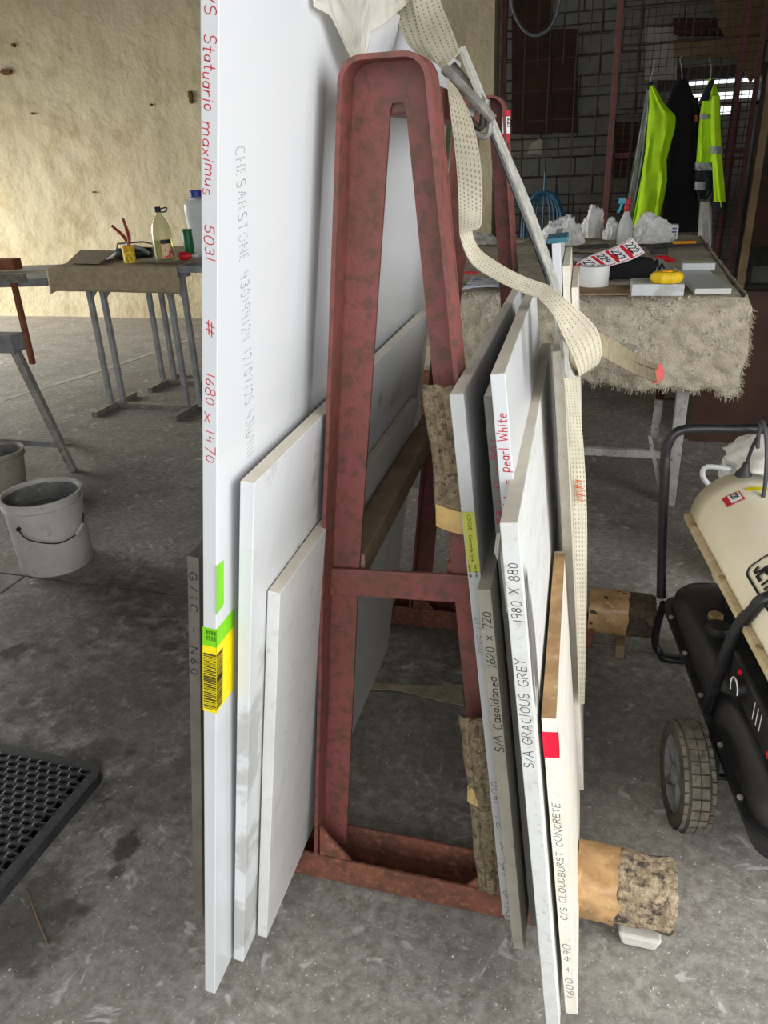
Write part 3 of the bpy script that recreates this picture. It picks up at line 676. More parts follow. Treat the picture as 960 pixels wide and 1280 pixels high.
# ------------------------------------------------------------------ handwriting: single-stroke letters
def A_(cx, cy, rx, ry, a0, a1, n=7):
    return [(cx + rx*cos(radians(a0+(a1-a0)*i/n)), cy + ry*sin(radians(a0+(a1-a0)*i/n))) for i in range(n+1)]
GL = {
 'A': (.7, [[(0,0),(.35,1),(.7,0)], [(.14,.4),(.56,.4)]]), 'B': (.6, [[(0,0),(0,1),(.35,.98),(.5,.78),(.35,.54),(0,.52)], [(.35,.54),(.58,.28),(.4,.02),(0,0)]]),
 'C': (.65, [A_(.38,.5,.36,.5,50,310,10)]), 'D': (.65, [[(0,0),(0,1)], [(0,1)] + A_(.1,.5,.5,.5,90,-90,8) + [(0,0)]]),
 'E': (.5, [[(.5,1),(0,1),(0,0),(.5,0)], [(0,.52),(.42,.52)]]), 'F': (.5, [[(.5,1),(0,1),(0,0)], [(0,.52),(.42,.52)]]),
 'G': (.7, [A_(.38,.5,.36,.5,45,330,10) + [(.68,.45),(.4,.45)]]), 'H': (.6, [[(0,0),(0,1)], [(.6,0),(.6,1)], [(0,.5),(.6,.5)]]),
 'I': (.2, [[(.1,0),(.1,1)]]), 'J': (.5, [[(.45,1),(.45,.25),(.3,.02),(.1,.05),(.02,.25)]]), 'L': (.5, [[(0,1),(0,0),(.5,0)]]), 'M': (.8, [[(0,0),(.1,1),(.4,.35),(.7,1),(.8,0)]]),
 'N': (.65, [[(0,0),(0,1),(.62,0),(.62,1)]]), 'O': (.7, [A_(.35,.5,.34,.5,90,450,12)]), 'P': (.55, [[(0,0),(0,1),(.35,1),(.55,.78),(.35,.52),(0,.5)]]),
 'R': (.6, [[(0,0),(0,1),(.35,1),(.55,.78),(.35,.55),(0,.5)], [(.2,.52),(.6,0)]]), 'S': (.55, [A_(.28,.75,.25,.25,40,260,7) + A_(.28,.25,.26,.26,80,-150,7)]),
 'T': (.6, [[(0,1),(.6,1)], [(.3,1),(.3,0)]]), 'U': (.62, [[(0,1),(0,.3)] + A_(.31,.3,.31,.3,180,360,6) + [(.62,1)]]), 'W': (.9, [[(0,1),(.2,0),(.45,.7),(.7,0),(.9,1)]]),
 'X': (.6, [[(0,0),(.6,1)], [(0,1),(.6,0)]]), 'Y': (.6, [[(0,1),(.3,.5),(.6,1)], [(.3,.5),(.3,0)]]),
 'a': (.5, [A_(.25,.3,.24,.29,40,400,9), [(.48,.58),(.48,0)]]), 'c': (.45, [A_(.27,.3,.25,.3,50,310,7)]), 'd': (.5, [A_(.25,.3,.24,.29,30,390,9), [(.49,1),(.49,0)]]),
 'e': (.5, [[(.03,.33),(.47,.36)] + A_(.25,.3,.24,.3,15,310,8)]), 'h': (.48, [[(0,1),(0,0)], [(0,.4),(.2,.58),(.42,.45),(.45,0)]]), 'i': (.15, [[(.07,.58),(.07,0)], [(.07,.8),(.09,.85)]]),
 'l': (.15, [[(.07,1),(.07,0)]]), 'm': (.75, [[(0,.58),(0,0)], [(0,.4),(.18,.58),(.34,.45),(.36,0)], [(.36,.4),(.54,.58),(.7,.45),(.72,0)]]), 'n': (.48, [[(0,.58),(0,0)], [(0,.4),(.2,.58),(.42,.45),(.45,0)]]),
 'o': (.48, [A_(.24,.3,.23,.3,90,450,9)]), 'p': (.5, [[(.02,.6),(.0,-.35)], A_(.24,.3,.24,.3,150,-160,9)]), 'r': (.35, [[(0,.58),(0,0)], [(0,.38),(.15,.56),(.34,.55)]]),
 's': (.4, [A_(.2,.44,.17,.15,40,260,5) + A_(.2,.15,.18,.15,80,-150,5)]), 't': (.4, [[(.2,.95),(.2,.05),(.36,.02)], [(0,.62),(.4,.62)]]), 'u': (.48, [[(0,.58),(.02,.15),(.2,0),(.44,.2),(.45,.58)], [(.45,.3),(.46,0)]]),
 'w': (.65, [[(0,.58),(.15,0),(.32,.45),(.5,0),(.65,.58)]]), 'x': (.45, [[(0,0),(.45,.58)], [(0,.58),(.45,0)]]),
 '0': (.55, [A_(.27,.5,.26,.5,90,450,12)]), '1': (.2, [[(.1,1),(.1,0)]]), '2': (.5, [A_(.25,.73,.24,.27,170,-20,6) + [(.0,0),(.52,0)]]), '3': (.5, [A_(.22,.76,.24,.24,140,-80,6) + A_(.22,.27,.27,.27,85,-150,7)]),
 '4': (.55, [[(.1,1),(.02,.42),(.55,.45)], [(.42,.8),(.40,0)]]), '5': (.5, [[(.48,1),(.08,1),(.05,.58)] + A_(.22,.3,.27,.3,110,-150,8)]), '6': (.5, [[(.38,1),(.12,.6),(.02,.28)] + A_(.26,.25,.24,.25,180,520,10)]),
 '7': (.5, [[(0,1),(.5,1),(.2,0)]]), '8': (.5, [A_(.25,.75,.2,.24,-90,270,9), A_(.25,.26,.25,.26,90,450,9)]), '9': (.5, [A_(.25,.7,.23,.28,20,380,9) + [(.46,.4),(.4,0)]]),
 '/': (.4, [[(0,-.05),(.4,1.05)]]), '+': (.5, [[(.25,.2),(.25,.8)], [(0,.5),(.5,.5)]]), '-': (.4, [[(.02,.45),(.38,.45)]]), '#': (.7, [[(.15,.1),(.25,.95)], [(.42,.1),(.52,.95)], [(0,.35),(.65,.38)], [(.05,.68),(.7,.7)]]),
 'q': (.5, [A_(.24,.3,.24,.3,30,390,9), [(.48,.6),(.46,-.35),(.56,-.3)]]), ' ': (.45, []),
}
def write(text, o, u, v, n, h, pen, wf=1.0, track=.22, dots=None, jit=.0, slant=0.0, mb=None):
    """strokes on the plane through o: u = reading direction, v = up of the letters, n = outward normal"""
    q = mb or MB(); o, u, v, n = Vector(o), Vector(u).normalized(), Vector(v).normalized(), Vector(n).normalized()
    x = 0.0; rnd = random.Random(len(text)*13 + int(h*9999))
    for ch in text:
        w, st = GL.get(ch, GL[' '])
        jy = rnd.uniform(-jit, jit); js = 1 + rnd.uniform(-jit, jit)
        for s in st:
            P = [o + u*((x + (a + slant*b)*js)*h*wf) + v*((b+jy)*h*js) + n*.0004 for a, b in s]
            if dots:
                for a, b in zip(P, P[1:]):
                    m_ = max(1, int((b-a).length/dots + .5))
                    for k in range(m_):
                        c = a.lerp(b, (k+.5)/m_); i0 = len(q.v)
                        q.add([c + (u*cos(t*pi/3) + v*sin(t*pi/3))*pen for t in range(6)], [(0,1,2,3,4,5)])
            else:
                for a, b in zip(P, P[1:]):
                    d = (b-a)
                    if d.length < 1e-7: continue
                    d = d.normalized(); sd = n.cross(d)*pen/2; e = d*pen*.35
                    q.add([a-e-sd, b+e-sd, b+e+sd, a-e+sd], [(0,1,2,3)])
        x += w*js + track
    return q, x*h*wf

# ------------------------------------------------------------------ the stone slabs on the stand
ZB = .084
class Slab:
    """a slab leaning on the stand; left-bottom edge of the near end at (xb, Y0, ZB), lean = dx/dz, yaw = dx/dy"""
    def __init__(s, name, label, xb, lean, Y0, length, ztop, t, m, yaw=-.04, outline=None, zb=ZB, tiltY=0.0, grp='stone slabs on the stand', bevel=.0012):
        s.u = Vector((lean, tiltY, 1)).normalized(); s.l = Vector((yaw, 1, 0)).normalized()
        s.t = s.l.cross(s.u).normalized(); s.w = t
        # keep length, height, thickness at right angles
        s.l = s.u.cross(s.t).normalized()
        s.h = (ztop - zb)/s.u.z; s.len = length
        s.o = Vector((xb, Y0, zb + max(0, -s.t.z*t)))
        if s.t.z > 0: s.o = Vector((xb, Y0, zb))
        q = MB()
        out = outline(s.len, s.h) if outline else [(0,0), (s.len,0), (s.len,s.h), (0,s.h)]
        q.prism(out, s.o, s.l, s.u, s.t*t)
        s.root = root(name, label, 'slab', s.o + s.l*length/2 + s.t*t/2, grp)
        s.body = ob('stone', q, m, s.root, bevel=bevel)
    def end(s, v, h): return s.o + s.t*(s.w*v) + s.u*h          # near end face
    def face(s, a, h): return s.o + s.t*s.w + s.l*a + s.u*h     # right hand face
    def hz(s, z): return (z - s.o.z)/s.u.z
    def text_end(s, txt, z, up=True, h=.012, pen=.0011, m='pen', name='handwriting', wf=1.0, **k):
        """writing on the near end, reading upwards (or downwards)"""
        u = s.u if up else -s.u; v = -s.t if up else s.t
        o = s.end(.5, s.hz(z)) - v*(h*.5)
        q, L_ = write(txt, o, u, v, -s.l, h, pen, wf, **k)
        o_ = ob(name, q, M[m], s.root); return L_

# left hand stack
S1 = Slab('white_slab', 'tall white slab with red lettering on its edge and yellow barcode label', -.637, .1366, .784, 1.47, 1.745, .0205, M['white_q'], -.030, tiltY=.03)
S2 = Slab('marble_slab', 'grey veined white slab of middle height standing between the tall lettered and the low one', -.6125, .1465, .855, 1.17, 1.108, .0205, M['white_m'], -.030)
S3 = Slab('pale_slab', 'lowest pale grey slab standing right against the red steel leg', -.5885, .1425, .913, 1.0, .902, .0205, M['white_g'], -.030)
SD = Slab('taupe_slab', 'narrow taupe slab standing outside the tall white slab', -.735, .150, .92, 1.0, .945, .020, M['taupe'], -.030)
# right hand stack, from the leg outwards
R1 = Slab('grey_slab', 'grey slab with dull yellow label leaning against the felt wrapped leg', -.1085, -.0958, 1.035, 1.12, 1.187, .0205, M['greyend'], -.034,
          outline=lambda L_, H_: [(.0,.06), (.012,.045), (.02,.02), (.035,.012), (.06,0), (L_,0), (L_,H_), (0,H_)])
R2 = Slab('beige_slab', 'low beige slab lettered in black beside the grey slab with the yellow label', -.0855, -.0975, .995, .72, .897, .0205, M['beige'], -.04,
          outline=lambda L_, H_: [(.0,.05), (.006,.035), (.004,.02), (.02,.008), (.03,0), (L_,0), (L_,H_), (0,H_)])
R3 = Slab('dark_grey_slab', 'dark grey slab with red figures squeezed behind the bright white slab', -.0620, -.1000, 1.07, .72, 1.176, .020, M['greydark'], -.042)
R4 = Slab('bright_white_slab', 'bright white slab with red handwriting on its end', -.0380, -.1024, 1.02, .72, 1.222, .0205, M['white_q'], -.045)
R5 = Slab('cool_white_slab', 'cool white slab lettered GRACIOUS GREY in front of the bright white one', -.0130, -.1060, .876, 1.02, 1.070, .0235, M['blueish'], -.046)
R6 = Slab('cream_slab', 'low cream slab with red tape on its corner, outermost of its stack', .0180, -.1100, .912, .53, .742, .0215, M['cream_q'], -.046)
R7 = Slab('cream_offcut', 'narrow cream slab standing behind the taped low cream one', .0040, -.1020, 1.46, .42, 1.15, .019, M['cream_q'], -.05)
R8 = Slab('white_offcut', 'white slab with a teal foam pad on its top at the back', -.0500, -.0850, 1.93, .38, 1.292, .020, M['white_q'], -.048)
R9 = Slab('pale_offcut', 'pale slab next to the one with the teal foam pad', -.0285, -.0850, 1.95, .40, 1.238, .017, M['cream_q'], -.048)
R10 = Slab('pale_offcut', 'shorter pale slab beside the crumpled webbing loop at the back', -.0100, -.0850, 1.97, .40, 1.185, .015, M['cream_q'], -.048)

for S_ in (R1, R3, R4, R5, R7, R9, R10, S2, S3):
    q = MB(); q.obox(S_.o + S_.u*(S_.h+.0001) + S_.l*.001 + S_.t*.001, S_.l*(S_.len-.002), S_.t*(S_.w-.002), S_.u*.0006); ob('top_edge', q, M['edge'], S_.root)  # thin beige strip along the top edge
# writing on the left stack
def hfor(S, py, px=256):
    d = Vector(ray(px, py).tolist()); o = Vector(CC.tolist()); n = S.l; p = o + d*((S.o - o).dot(n)/d.dot(n)); return (p - S.o).dot(S.u)
def hend(S, py, px): return hfor(S, py, px)
def text_px(S, txt, px0, py0, px1, py1, h, pen, m, vs=.5, up=True, track=.22, jit=.08, slant=0):
    """fit the words between two heights on the near end"""
    ha, hb = hend(S, py0, px0), hend(S, py1, px1)
    u = S.u if up else -S.u; v = -S.t if up else S.t
    _, L_ = write(txt, (0,0,0), (1,0,0), (0,1,0), (0,0,1), h, pen, 1.0, track)
    q, _ = write(txt, S.end(vs, ha) - v*(h*.5), u, v, -S.l, h, pen, abs(hb-ha)/L_, track, jit=jit*1.3, slant=slant + .12)
    ob('handwriting', q, M[m], S.root)
for w_, y0_, y1_, hh_ in (('C/S', -24, 20, .011), ('Statuario', 42, 140, .0125), ('maximus', 152, 246, .0125), ('5031', 280, 326, .011), ('1680', 465, 508, .012), ('x', 514, 532, .012), ('1470', 536, 580, .012)):
    text_px(S1, w_, 254, y0_, 256, y1_, hh_, .0011, 'redpen', up=False, jit=.12)
text_px(S1, '#', 254, 398, 256, 424, .012, .0012, 'redpen', up=False, vs=.55)
# ink-jet line down the inner face
p0 = at(303, 180, 0, -.37); 
def face_hit(S, px, py):
    d = Vector(ray(px, py).tolist()); o = Vector(CC.tolist()); n = S.t; p = S.o + S.t*S.w
    return o + d*((p - o).dot(n)/d.dot(n))
a = face_hit(S1, 303, 182); b = face_hit(S1, 316, 568)
u = (b-a).normalized(); v = -u.cross(S1.t).normalized()
if v.dot(S1.l) < 0: v = -v
tx = 'CHESARSTONE 430194124 12/07/25 43169111'
_, L0 = write(tx, a, u, v, S1.t, .05, .001, track=.3)
q, _ = write(tx, a - v*.02, u, v, S1.t, .026, .0009, wf=((b-a).length/L0)*.05/.026, track=.3, dots=.0046)
ob('inkjet_line', q, M['dots'], S1.root, label='faint dotted ink-jet lettering')
# yellow and green label wrapped round the near edge of the tall slab
h0, h1, h2 = hfor(S1, 888), hfor(S1, 822), hfor(S1, 806)
def wrap(S, ha, hb, depth, m, name, lab=None, e=.0006):
    q = MB(); q.obox(S.end(0, ha) - S.l*e - S.t*e, S.t*(S.w + 2*e), S.u*(hb-ha), S.l*e*.8)
    q.obox(S.face(0, ha) - S.l*e, S.l*depth, S.u*(hb-ha), S.t*e)
    return ob(name, q, m, S.root, label=lab)
wrap(S1, h0, h2, .062, M['yellow'], 'barcode_label', 'yellow barcode label wrapped round the edge')
wrap(S1, h2, h2 + .031, .062, M['green'], 'label_header', 'green strip above the barcode')
q = MB(); y = h0 + .006; rnd = random.Random(3)
while y < h2 - .012:
    w = rnd.choice((.0006, .0009, .0014, .002)); q.obox(S1.end(.04, y) - S1.l*.0011, S1.t*(S1.w*.96), S1.u*w, S1.l*.0003)
    q.obox(S1.face(.0, y) + S1.t*.0008, S1.l*.020, S1.u*w, S1.t*.0003); y += w + rnd.choice((.0007, .0012, .0018))
ob('barcode', q, M['print'], S1.root)
q = MB()
for k in range(5):
    x = .026 + k*.0055
    q2, _ = write('CS 5031 20'[:6 + k % 4], S1.face(x, h2-.012), -S1.u, S1.l, S1.t, .0035, .0005, 1.3, mb=q); 
q, _ = write('CQ1', S1.face(.045, h0 + .034), -S1.u, S1.l, S1.t, .009, .0016, 1.0, mb=q)
for k in range(4):
    write('5031 STAT', S1.end(.25 + .2*k, h2 + .027) - S1.l*.0011, -S1.u, S1.t, -S1.l, .0026, .0005, mb=q)
ob('label_print', q, M['print'], S1.root)
g = [face_hit(S1, *p) for p in ((270, 769), (279.5, 755), (279.5, 700), (270, 708))]
q = MB(); q.add([p + S1.t*.0005 for p in g], [(0,1,2,3)]); ob('green_sticker', q, M['green'], S1.root, label='plain green sticker')
SD.text_end('G/1C - N60', .92, up=False, h=.012, pen=.0017, wf=1.7, track=.55, jit=.05)
# pencil on the top edge of the pale slab
q, _ = write('Pine', S3.o + S3.l*.16 + S3.u*(S3.h) + S3.t*(S3.w*.25), S3.l, -S3.t, S3.u, .012, .0011, 2.0, slant=.3, track=.3)
q, _ = write('ii', S3.o + S3.l*.34 + S3.u*(S3.h) + S3.t*(S3.w*.25), S3.l, -S3.t, S3.u, .012, .0011, 2.0, mb=q)
ob('handwriting', q, M['pen'], S3.root)
# writing on the right stack
text_px(R5, 'S/A GRACIOUS GREY', 662, 960, 648, 826, .013, .0010, 'pen')
text_px(R5, '1980 X 880', 645, 778, 638, 703, .013, .0010, 'pen')
text_px(R2, 'S/A Casaldanea', 622, 940, 612, 845, .0135, .0015, 'pen', jit=.07)
text_px(R2, '1620 x 720', 612, 834, 608, 764, .013, .0014, 'pen')
text_px(R4, 'S/A - ', 630, 648, 625, 588, .013, .0012, 'redpen', jit=.07)
text_px(R4, 'pearl White', 630, 590, 622, 515, .0135, .0013, 'redpen', jit=.07)
text_px(R3, 'R8 1 10 x 507', 622, 655, 610, 548, .012, .0011, 'redpen', jit=.05)
text_px(R1, 'AFINIA 16Vx 21', 640, 1180, 620, 1020, .011, .0009, 'pen', jit=.05)
text_px(R1, '1400', 618, 1005, 612, 975, .012, .0009, 'pen')
text_px(R1, '217 5302', 600, 772, 588, 722, .011, .0009, 'greypen', up=False)
text_px(R6, 'C/S CLOUDBURST CONCRETE', 706, 1150, 695, 1000, .011, .0009, 'pen')
text_px(R6, '1600 + 490', 714, 1248, 708, 1180, .012, .0009, 'pen')
# dull yellow label on the grey slab
ha, hb = hend(R1, 715, 590), hend(R1, 640, 580)
q = MB(); q.obox(R1.end(.08, ha) - R1.l*.0009, R1.t*R1.w*.9, R1.u*(hb-ha), R1.l*.0004); ob('label', q, M['olive'], R1.root, label='dull yellow paper label')
q = MB()
for tx, vv, hs, ww in (('CG1538', .52, hb-.004, .0055), ('Concrete Grey', .5, hb-.038, .005), ('Batch 08', .25, hb-.09, .0035), ('Lot 21-10', .7, hb-.09, .0035)):
    write(tx, R1.end(vv, hs) - R1.l*.0012 - R1.t*.002, -R1.u, R1.t, -R1.l, ww, .0006, 1.1, mb=q)
ob('label_print', q, M['print'], R1.root)
# red tape on the corner of the low cream slab, tan paper tape along its top edge
wrap(R6, hend(R6, 947, 690), hend(R6, 915, 688), .016, M['redtape'], 'red_tape', 'red tape round the corner')
q = MB(); q.obox(R6.o + R6.u*(R6.h) - R6.l*.001, R6.l*.52, R6.t*R6.w, R6.u*.0008); ob('edge_tape', q, M['packtape'], R6.root, label='tan tape along the top edge')
# torn paper stuck between the slabs
P = [aY(618, 690, .965), aY(622, 665, .965), aY(626, 700, .965), aY(630, 735, .965), aY(634, 765, .965)]
Q = [aY(622, 700, .95), aY(626, 668, .95), aY(634, 705, .95), aY(638, 740, .95), aY(640, 768, .95)]
q = MB(); q.strip(curve([p + Vector((.002*nz(i_*3.1), 0, 0)) for i_, p in enumerate(P)], 5), curve(Q, 5), .001); ob('torn_paper', q, M['rag'], R5.root, smooth=True, label='torn paper scrap stuck to the edge')
# grey packing streaks on the outer face of the cool white slab
q = MB(); rnd = random.Random(5)
for k in range(12):
    a_ = .012 + .006*k + rnd.random()*.004; hh = R5.h - .03 - .012*k - rnd.random()*.05; ln_ = .12 + .1*rnd.random()
    q.add([R5.face(a_, hh-ln_) + R5.t*.0012, R5.face(a_+.006, hh-ln_-.02) + R5.t*.0012, R5.face(a_+.009, hh) + R5.t*.0012, R5.face(a_+.002, hh-.015) + R5.t*.0012], [(0,1,2,3)])
ob('dark_smears', q, M['greydark'], R5.root, label='dark grey smears on the face')
# teal pad
q = MB(); T0 = R8.o + R8.u*R8.h
q.obox(T0 - R8.t*.012 + R8.l*.0, R8.l*.12, R8.t*.05, R8.u*.012); ob('foam_pad', q, M['teal'], bevel=.003, label='teal foam pad lying on top of a white slab at the back', cat='pad')

# ------------------------------------------------------------------ the red steel A-frame stand
AF = root('slab_stand', 'red rusty steel A-frame stand carrying stone slabs on both sides', 'stand', (-.35, 1.7, 0))
def endframe(Y, dx, label):
    oL, oR = [(-.552, .07), (-.392, 1.56)], [(-.1185, .07), (-.254, 1.56)]
    r = .036; zt = 1.622
    outer = [Vector((x, z)) for x, z in (oL[0], (oL[0][0]*.5+oL[1][0]*.5, (oL[0][1]+oL[1][1])/2))]
    cL = Vector((-.388+r, zt-r)); cR = Vector((-.258-r, zt-r))
    arcL = [cL + Vector((r*cos(a), r*sin(a))) for a in [pi - .1 - (pi/2-.1)*i/6 for i in range(7)]]
    arcR = [cR + Vector((r*cos(a), r*sin(a))) for a in [pi/2 - (pi/2-.1)*i/6 for i in range(7)]]
    outer = [Vector(oL[0]), Vector((-.4815, .76)), *arcL, *arcR, Vector((-.181, .76)), Vector(oR[0])]
    iw = .060
    sl, sr, sz = Vector((-.328, 1.552)), Vector((-.305, 1.552))  , 1.56
    inner = [Vector((oL[0][0]+iw, .07)), Vector((-.4815+iw-.0015, .76))] + [sl]*4 + [Vector((-.3255,1.562))]*3 + [Vector((-.3075,1.562))]*3 + [sr]*4 + [Vector((-.181-iw+.004, .76)), Vector((oR[0][0]-iw, .07))]
    q = MB(); n = len(outer); th = .007
    D = Vector((dx, 0, 0))
    V3 = lambda p, y: Vector((p.x, y, p.y)) + D
    def plate(poly): q.prism([(p[0], p[1]) for p in poly], (dx, Y, 0), (1,0,0), (0,0,1), (0, th, 0))
    zc_ = 1.556
    plate([oL[0], (oL[0][0]+iw, .07), (-.4815+iw-.0015, .76), (-.328, zc_), (-.3915, zc_), (-.4815, .76)])
    plate([oR[0], (-.181, .76), (-.2535, zc_), (-.305, zc_), (-.181-iw+.004, .76), (oR[0][0]-iw, .07)])
    plate([(-.3915, zc_)] + [tuple(p) for p in arcL if p.y > zc_] + [tuple(p) for p in arcR if p.y > zc_] + [(-.2535, zc_), (-.305, zc_), (-.309, zc_+.008), (-.324, zc_+.008), (-.328, zc_)])
    web = ob('web_plate', q, M['red'], AF)
    # flange along the outside edge, towards the front
    q = MB(); fd = .050; t = .007
    c = Vector((-.322, .9))
    inn = []
    for i, p in enumerate(outer):
        a = outer[max(i-1, 0)]; b = outer[min(i+1, n-1)]; d = (b-a).normalized(); nn = Vector((d.y, -d.x)); inn.append(p + nn*t)
    vs = []
    for i in range(n): vs += [V3(outer[i], Y-fd), V3(inn[i], Y-fd), V3(inn[i], Y+th), V3(outer[i], Y+th)]
    fs = [(4*i+k, 4*i+4+k, 4*i+4+(k+1) % 4, 4*i+(k+1) % 4) for i in range(n-1) for k in range(4)] + [(0,1,2,3), (4*n-1,4*n-2,4*n-3,4*n-4)]
    q.add(vs, fs)
    ob('flange', q, M['red'], AF, smooth=.6)
    # cross bar and gussets
    q = MB(); q.prism([(-.478, .742), (-.198, .758), (-.2, .815), (-.470, .800)], (dx, Y-.010, 0), (1,0,0), (0,0,1), (0, .008, 0)); ob('cross_bar', q, M['red'], AF, bevel=.002)
    for s in (0, 1):
        x = -.540 if s == 0 else -.130; k = 1 if s == 0 else -1
        q = MB(); q.prism([(x, .06), (x + k*.085, .06), (x + k*.008, .16)], (dx, Y-.046, 0), (1,0,0), (0,0,1), (0,.006,0)); ob('gusset', q, M['rust'], AF)
YF, YR = 1.185, 2.235
endframe(YF, 0, None); endframe(YR, -.046, None)
def ubeam(Y, x0, x1, dx):
    q = MB(); q.box(x0, x1, Y-.052, Y+.052, .004, .011); q.box(x0, x1, Y-.052, Y-.044, .011, .076); q.box(x0, x1, Y+.044, Y+.052, .011, .076)
    ob('base_beam', q, M['rust'], AF, bevel=.002)
ubeam(YF+.0, -.76, .03, 0); ubeam(YR, -.80, .02, 0)
q = MB(); q.bar((-.325, YF+.0085, 1.575), (-.371, YR-.002, 1.575), .05, .05); ob('top_rail', q, M['red'], AF, bevel=.003)
q = MB(); q.bar((-.435, YF+.01, .80), (-.481, YR, .80), .05, .05); ob('side_rail', q, M['timber'], AF, bevel=.003)
q = MB(); q.bar((-.228, YF+.01, .80), (-.274, YR, .80), .05, .05); ob('side_rail', q, M['rust'], AF, bevel=.003)
# carpet wraps on the right arms, with brown packing tape and feet
def wrapped(Y, x0, x1, zc, r, m, tape, lab, seed):
    def fn(u, v):
        a = 2*pi*u; e = 3.2; c, s = cos(a), sin(a); k = (abs(c)**e + abs(s)**e)**(-1/e)
        x = x0 + (x1-x0)*v; rr = r*(1 + .07*fz(c*2, s*2, x*12 + seed, 1.6, 3) - .03*(v > .97))
        return Vector((x + .006*nz(c*3, s*3, seed), Y + rr*c*k, zc + rr*s*k*.92))
    q = MB(); q.grid(56, 40, fn, closed_u=True); q.f.append(tuple(39*56+i for i in range(56)))
    w = ob('carpet_wrap', q, m, AF, smooth=True, label=lab)
    q = MB()
    xe = x0 + (x1-x0)*tape
    def ft(u, v):
        a = 2*pi*u; e = 3.2; c, s = cos(a), sin(a); k = (abs(c)**e + abs(s)**e)**(-1/e); x = x0 + (xe-x0)*v
        rr = r*1.05 + .004*nz(c*4, s*4, x*30+seed)
        return Vector((x + .012*nz(c*2, s*2, 4+seed)*v, Y + rr*c*k, zc + rr*s*k*.92))
    q.grid(48, 8, ft, closed_u=True); ob('packing_tape', q, M['packtape'], w, smooth=True)
    return w
wrapped(YF+.015, .02, .215, .094, .066, M['roll'], .43, 'mottled carpet wrapped round the arm', 2.0)
wrapped(YR+.02, .0, .205, .105, .066, mat('dark_carpet', (92,80,62), (62,54,44), 50, .4, .6, (120,100,74), 30, .55, .66, rough=1, bump=1, bscale=120, bdist=.01), .6, 'dark matted carpet wrapped round the rear arm', 6.0)
q = MB(); q.prism([(-.035,0), (.03,0), (.042,.03), (-.045,.03)], (.155, YF-.05, .002), (1,0,0), (0,0,1), (0,.08,0)); ob('foot', q, M['rag'], AF, bevel=.006)
q = MB(); q.box(.09, .12, YR-.09, YR-.03, .0, .05); ob('foot', q, M['timber'], AF, bevel=.004)
# felt wraps on the right leg
def legwrap(z0, z1, m, seed, thick=.010, tape=True):
    def legx(z): k = (z-.07)/(1.56-.07); return (-.1785+(-.3155+.1785)*k), (-.1185 + (-.254+.1185)*k)
    def fn(u, v):
        z = z0 + (z1-z0)*v; a, b = legx(z); x = a + .014 + (b-a-.016)*u; 
        y = YF - .046 - thick*(.9 + .6*nz(u*5, z*14, seed)) - .008*sin(pi*u)
        return Vector((x - .008*(1-u)*(.5 + nz(z*9, seed)), y, z + .006*nz(u*4, seed*2)))
    q = MB(); q.grid(16, 44, fn); o = ob('felt_wrap', q, m, AF, smooth=True); s = o.modifiers.new('t', 'SOLIDIFY'); s.thickness = .008; s.offset = 1
    return legx
lx = legwrap(.955, 1.175, M['felt2'], 1.0); legwrap(.10, .55, M['felt2'], 5.0, .016)
for z in (.958, .36):
    a, b = lx(z); q = MB(); q.grid(6, 5, lambda u, v: Vector((a + .006 + (b-a-.010)*u, YF - .070 - .004*sin(pi*u), z - .02 + .04*v - .012*u))); o = ob('masking_tape', q, M['tape'], AF); s = o.modifiers.new('t', 'SOLIDIFY'); s.thickness = .003
# tag on the rear frame
tp = aY(633, 158, YR-.043)
q = MB(); q.box(tp.x-.012, tp.x+.010, YR-.046, YR-.043, tp.z-.036, tp.z+.036); o = ob('lot_tag', q, M['redtag'], AF, label='red and white sticker')
q = MB(); q.box(tp.x-.010, tp.x+.010, YR-.0475, YR-.046, tp.z-.016, tp.z+.022); ob('tag_paper', q, M['paper'], o)
q, _ = write('221', Vector((tp.x+.004, YR-.0477, tp.z+.018)), (0,0,-1), (1,0,0), (0,-1,0), .012, .002, 1.0); ob('tag_print', q, M['print'], o)

# ------------------------------------------------------------------ ratchet strap
ST = root('ratchet_strap', 'cream woven ratchet strap tied over the stand and the slabs', 'strap', (-.2, 1.45, 1.2))
def ribbon(pts, n=8):
    L_ = curve([aY(a, b, Y) for a, b, Y, *_ in pts], n); R_ = curve([aY(c, d, Y2) for *_, c, d, Y2 in pts], n); return L_, R_
def dashes(L_, R_, rows=7, side=1, step=2):
    q = MB()
    for i in range(0, len(L_)-1, 1):
        nr = (L_[i+1]-L_[i]).cross(R_[i]-L_[i]);
        if nr.length < 1e-12: continue
        nr = nr.normalized()*.0012*side
        for k in range(rows):
            if (i + k) % 1: continue
            t = (k + .5)/rows; w = .28/rows
            a = L_[i].lerp(R_[i], t-w*.5); b = L_[i].lerp(R_[i], t+w*.5); c = L_[i+1].lerp(R_[i+1], t+w*.5); d = L_[i+1].lerp(R_[i+1], t-w*.5)
            q.add([a.lerp(d, .25)+nr, b.lerp(c, .25)+nr, c.lerp(b, .3)+nr, d.lerp(a, .3)+nr], [(0,1,2,3)])
    return q
def strap_piece(name, pts, m, dash=None, n=8, th=.002, lab=None, dm='webdash'):
    L_, R_ = ribbon(pts, n); q = MB(); q.strip(L_, R_, th); o = ob(name, q, m, ST, smooth=.8, label=lab)
    if dash:
        for s in (1, -1):
            ob('weave_dashes', dashes(L_, R_, dash, s), M[dm], o)
    return o
strap_piece('webbing', [(484,-30,1.62, 524,-30,1.62), (493,12,1.60, 536,0,1.6), (506,48,1.56, 545,52,1.56), (520,66,1.5, 556,84,1.5)], M['web'], 5, 10)
strap_piece('webbing', [(512,-30,1.55, 542,-30,1.55), (520,20,1.52, 552,6,1.52), (534,58,1.48, 566,40,1.48), (552,88,1.45, 574,66,1.45)], M['web'], 5, 8)
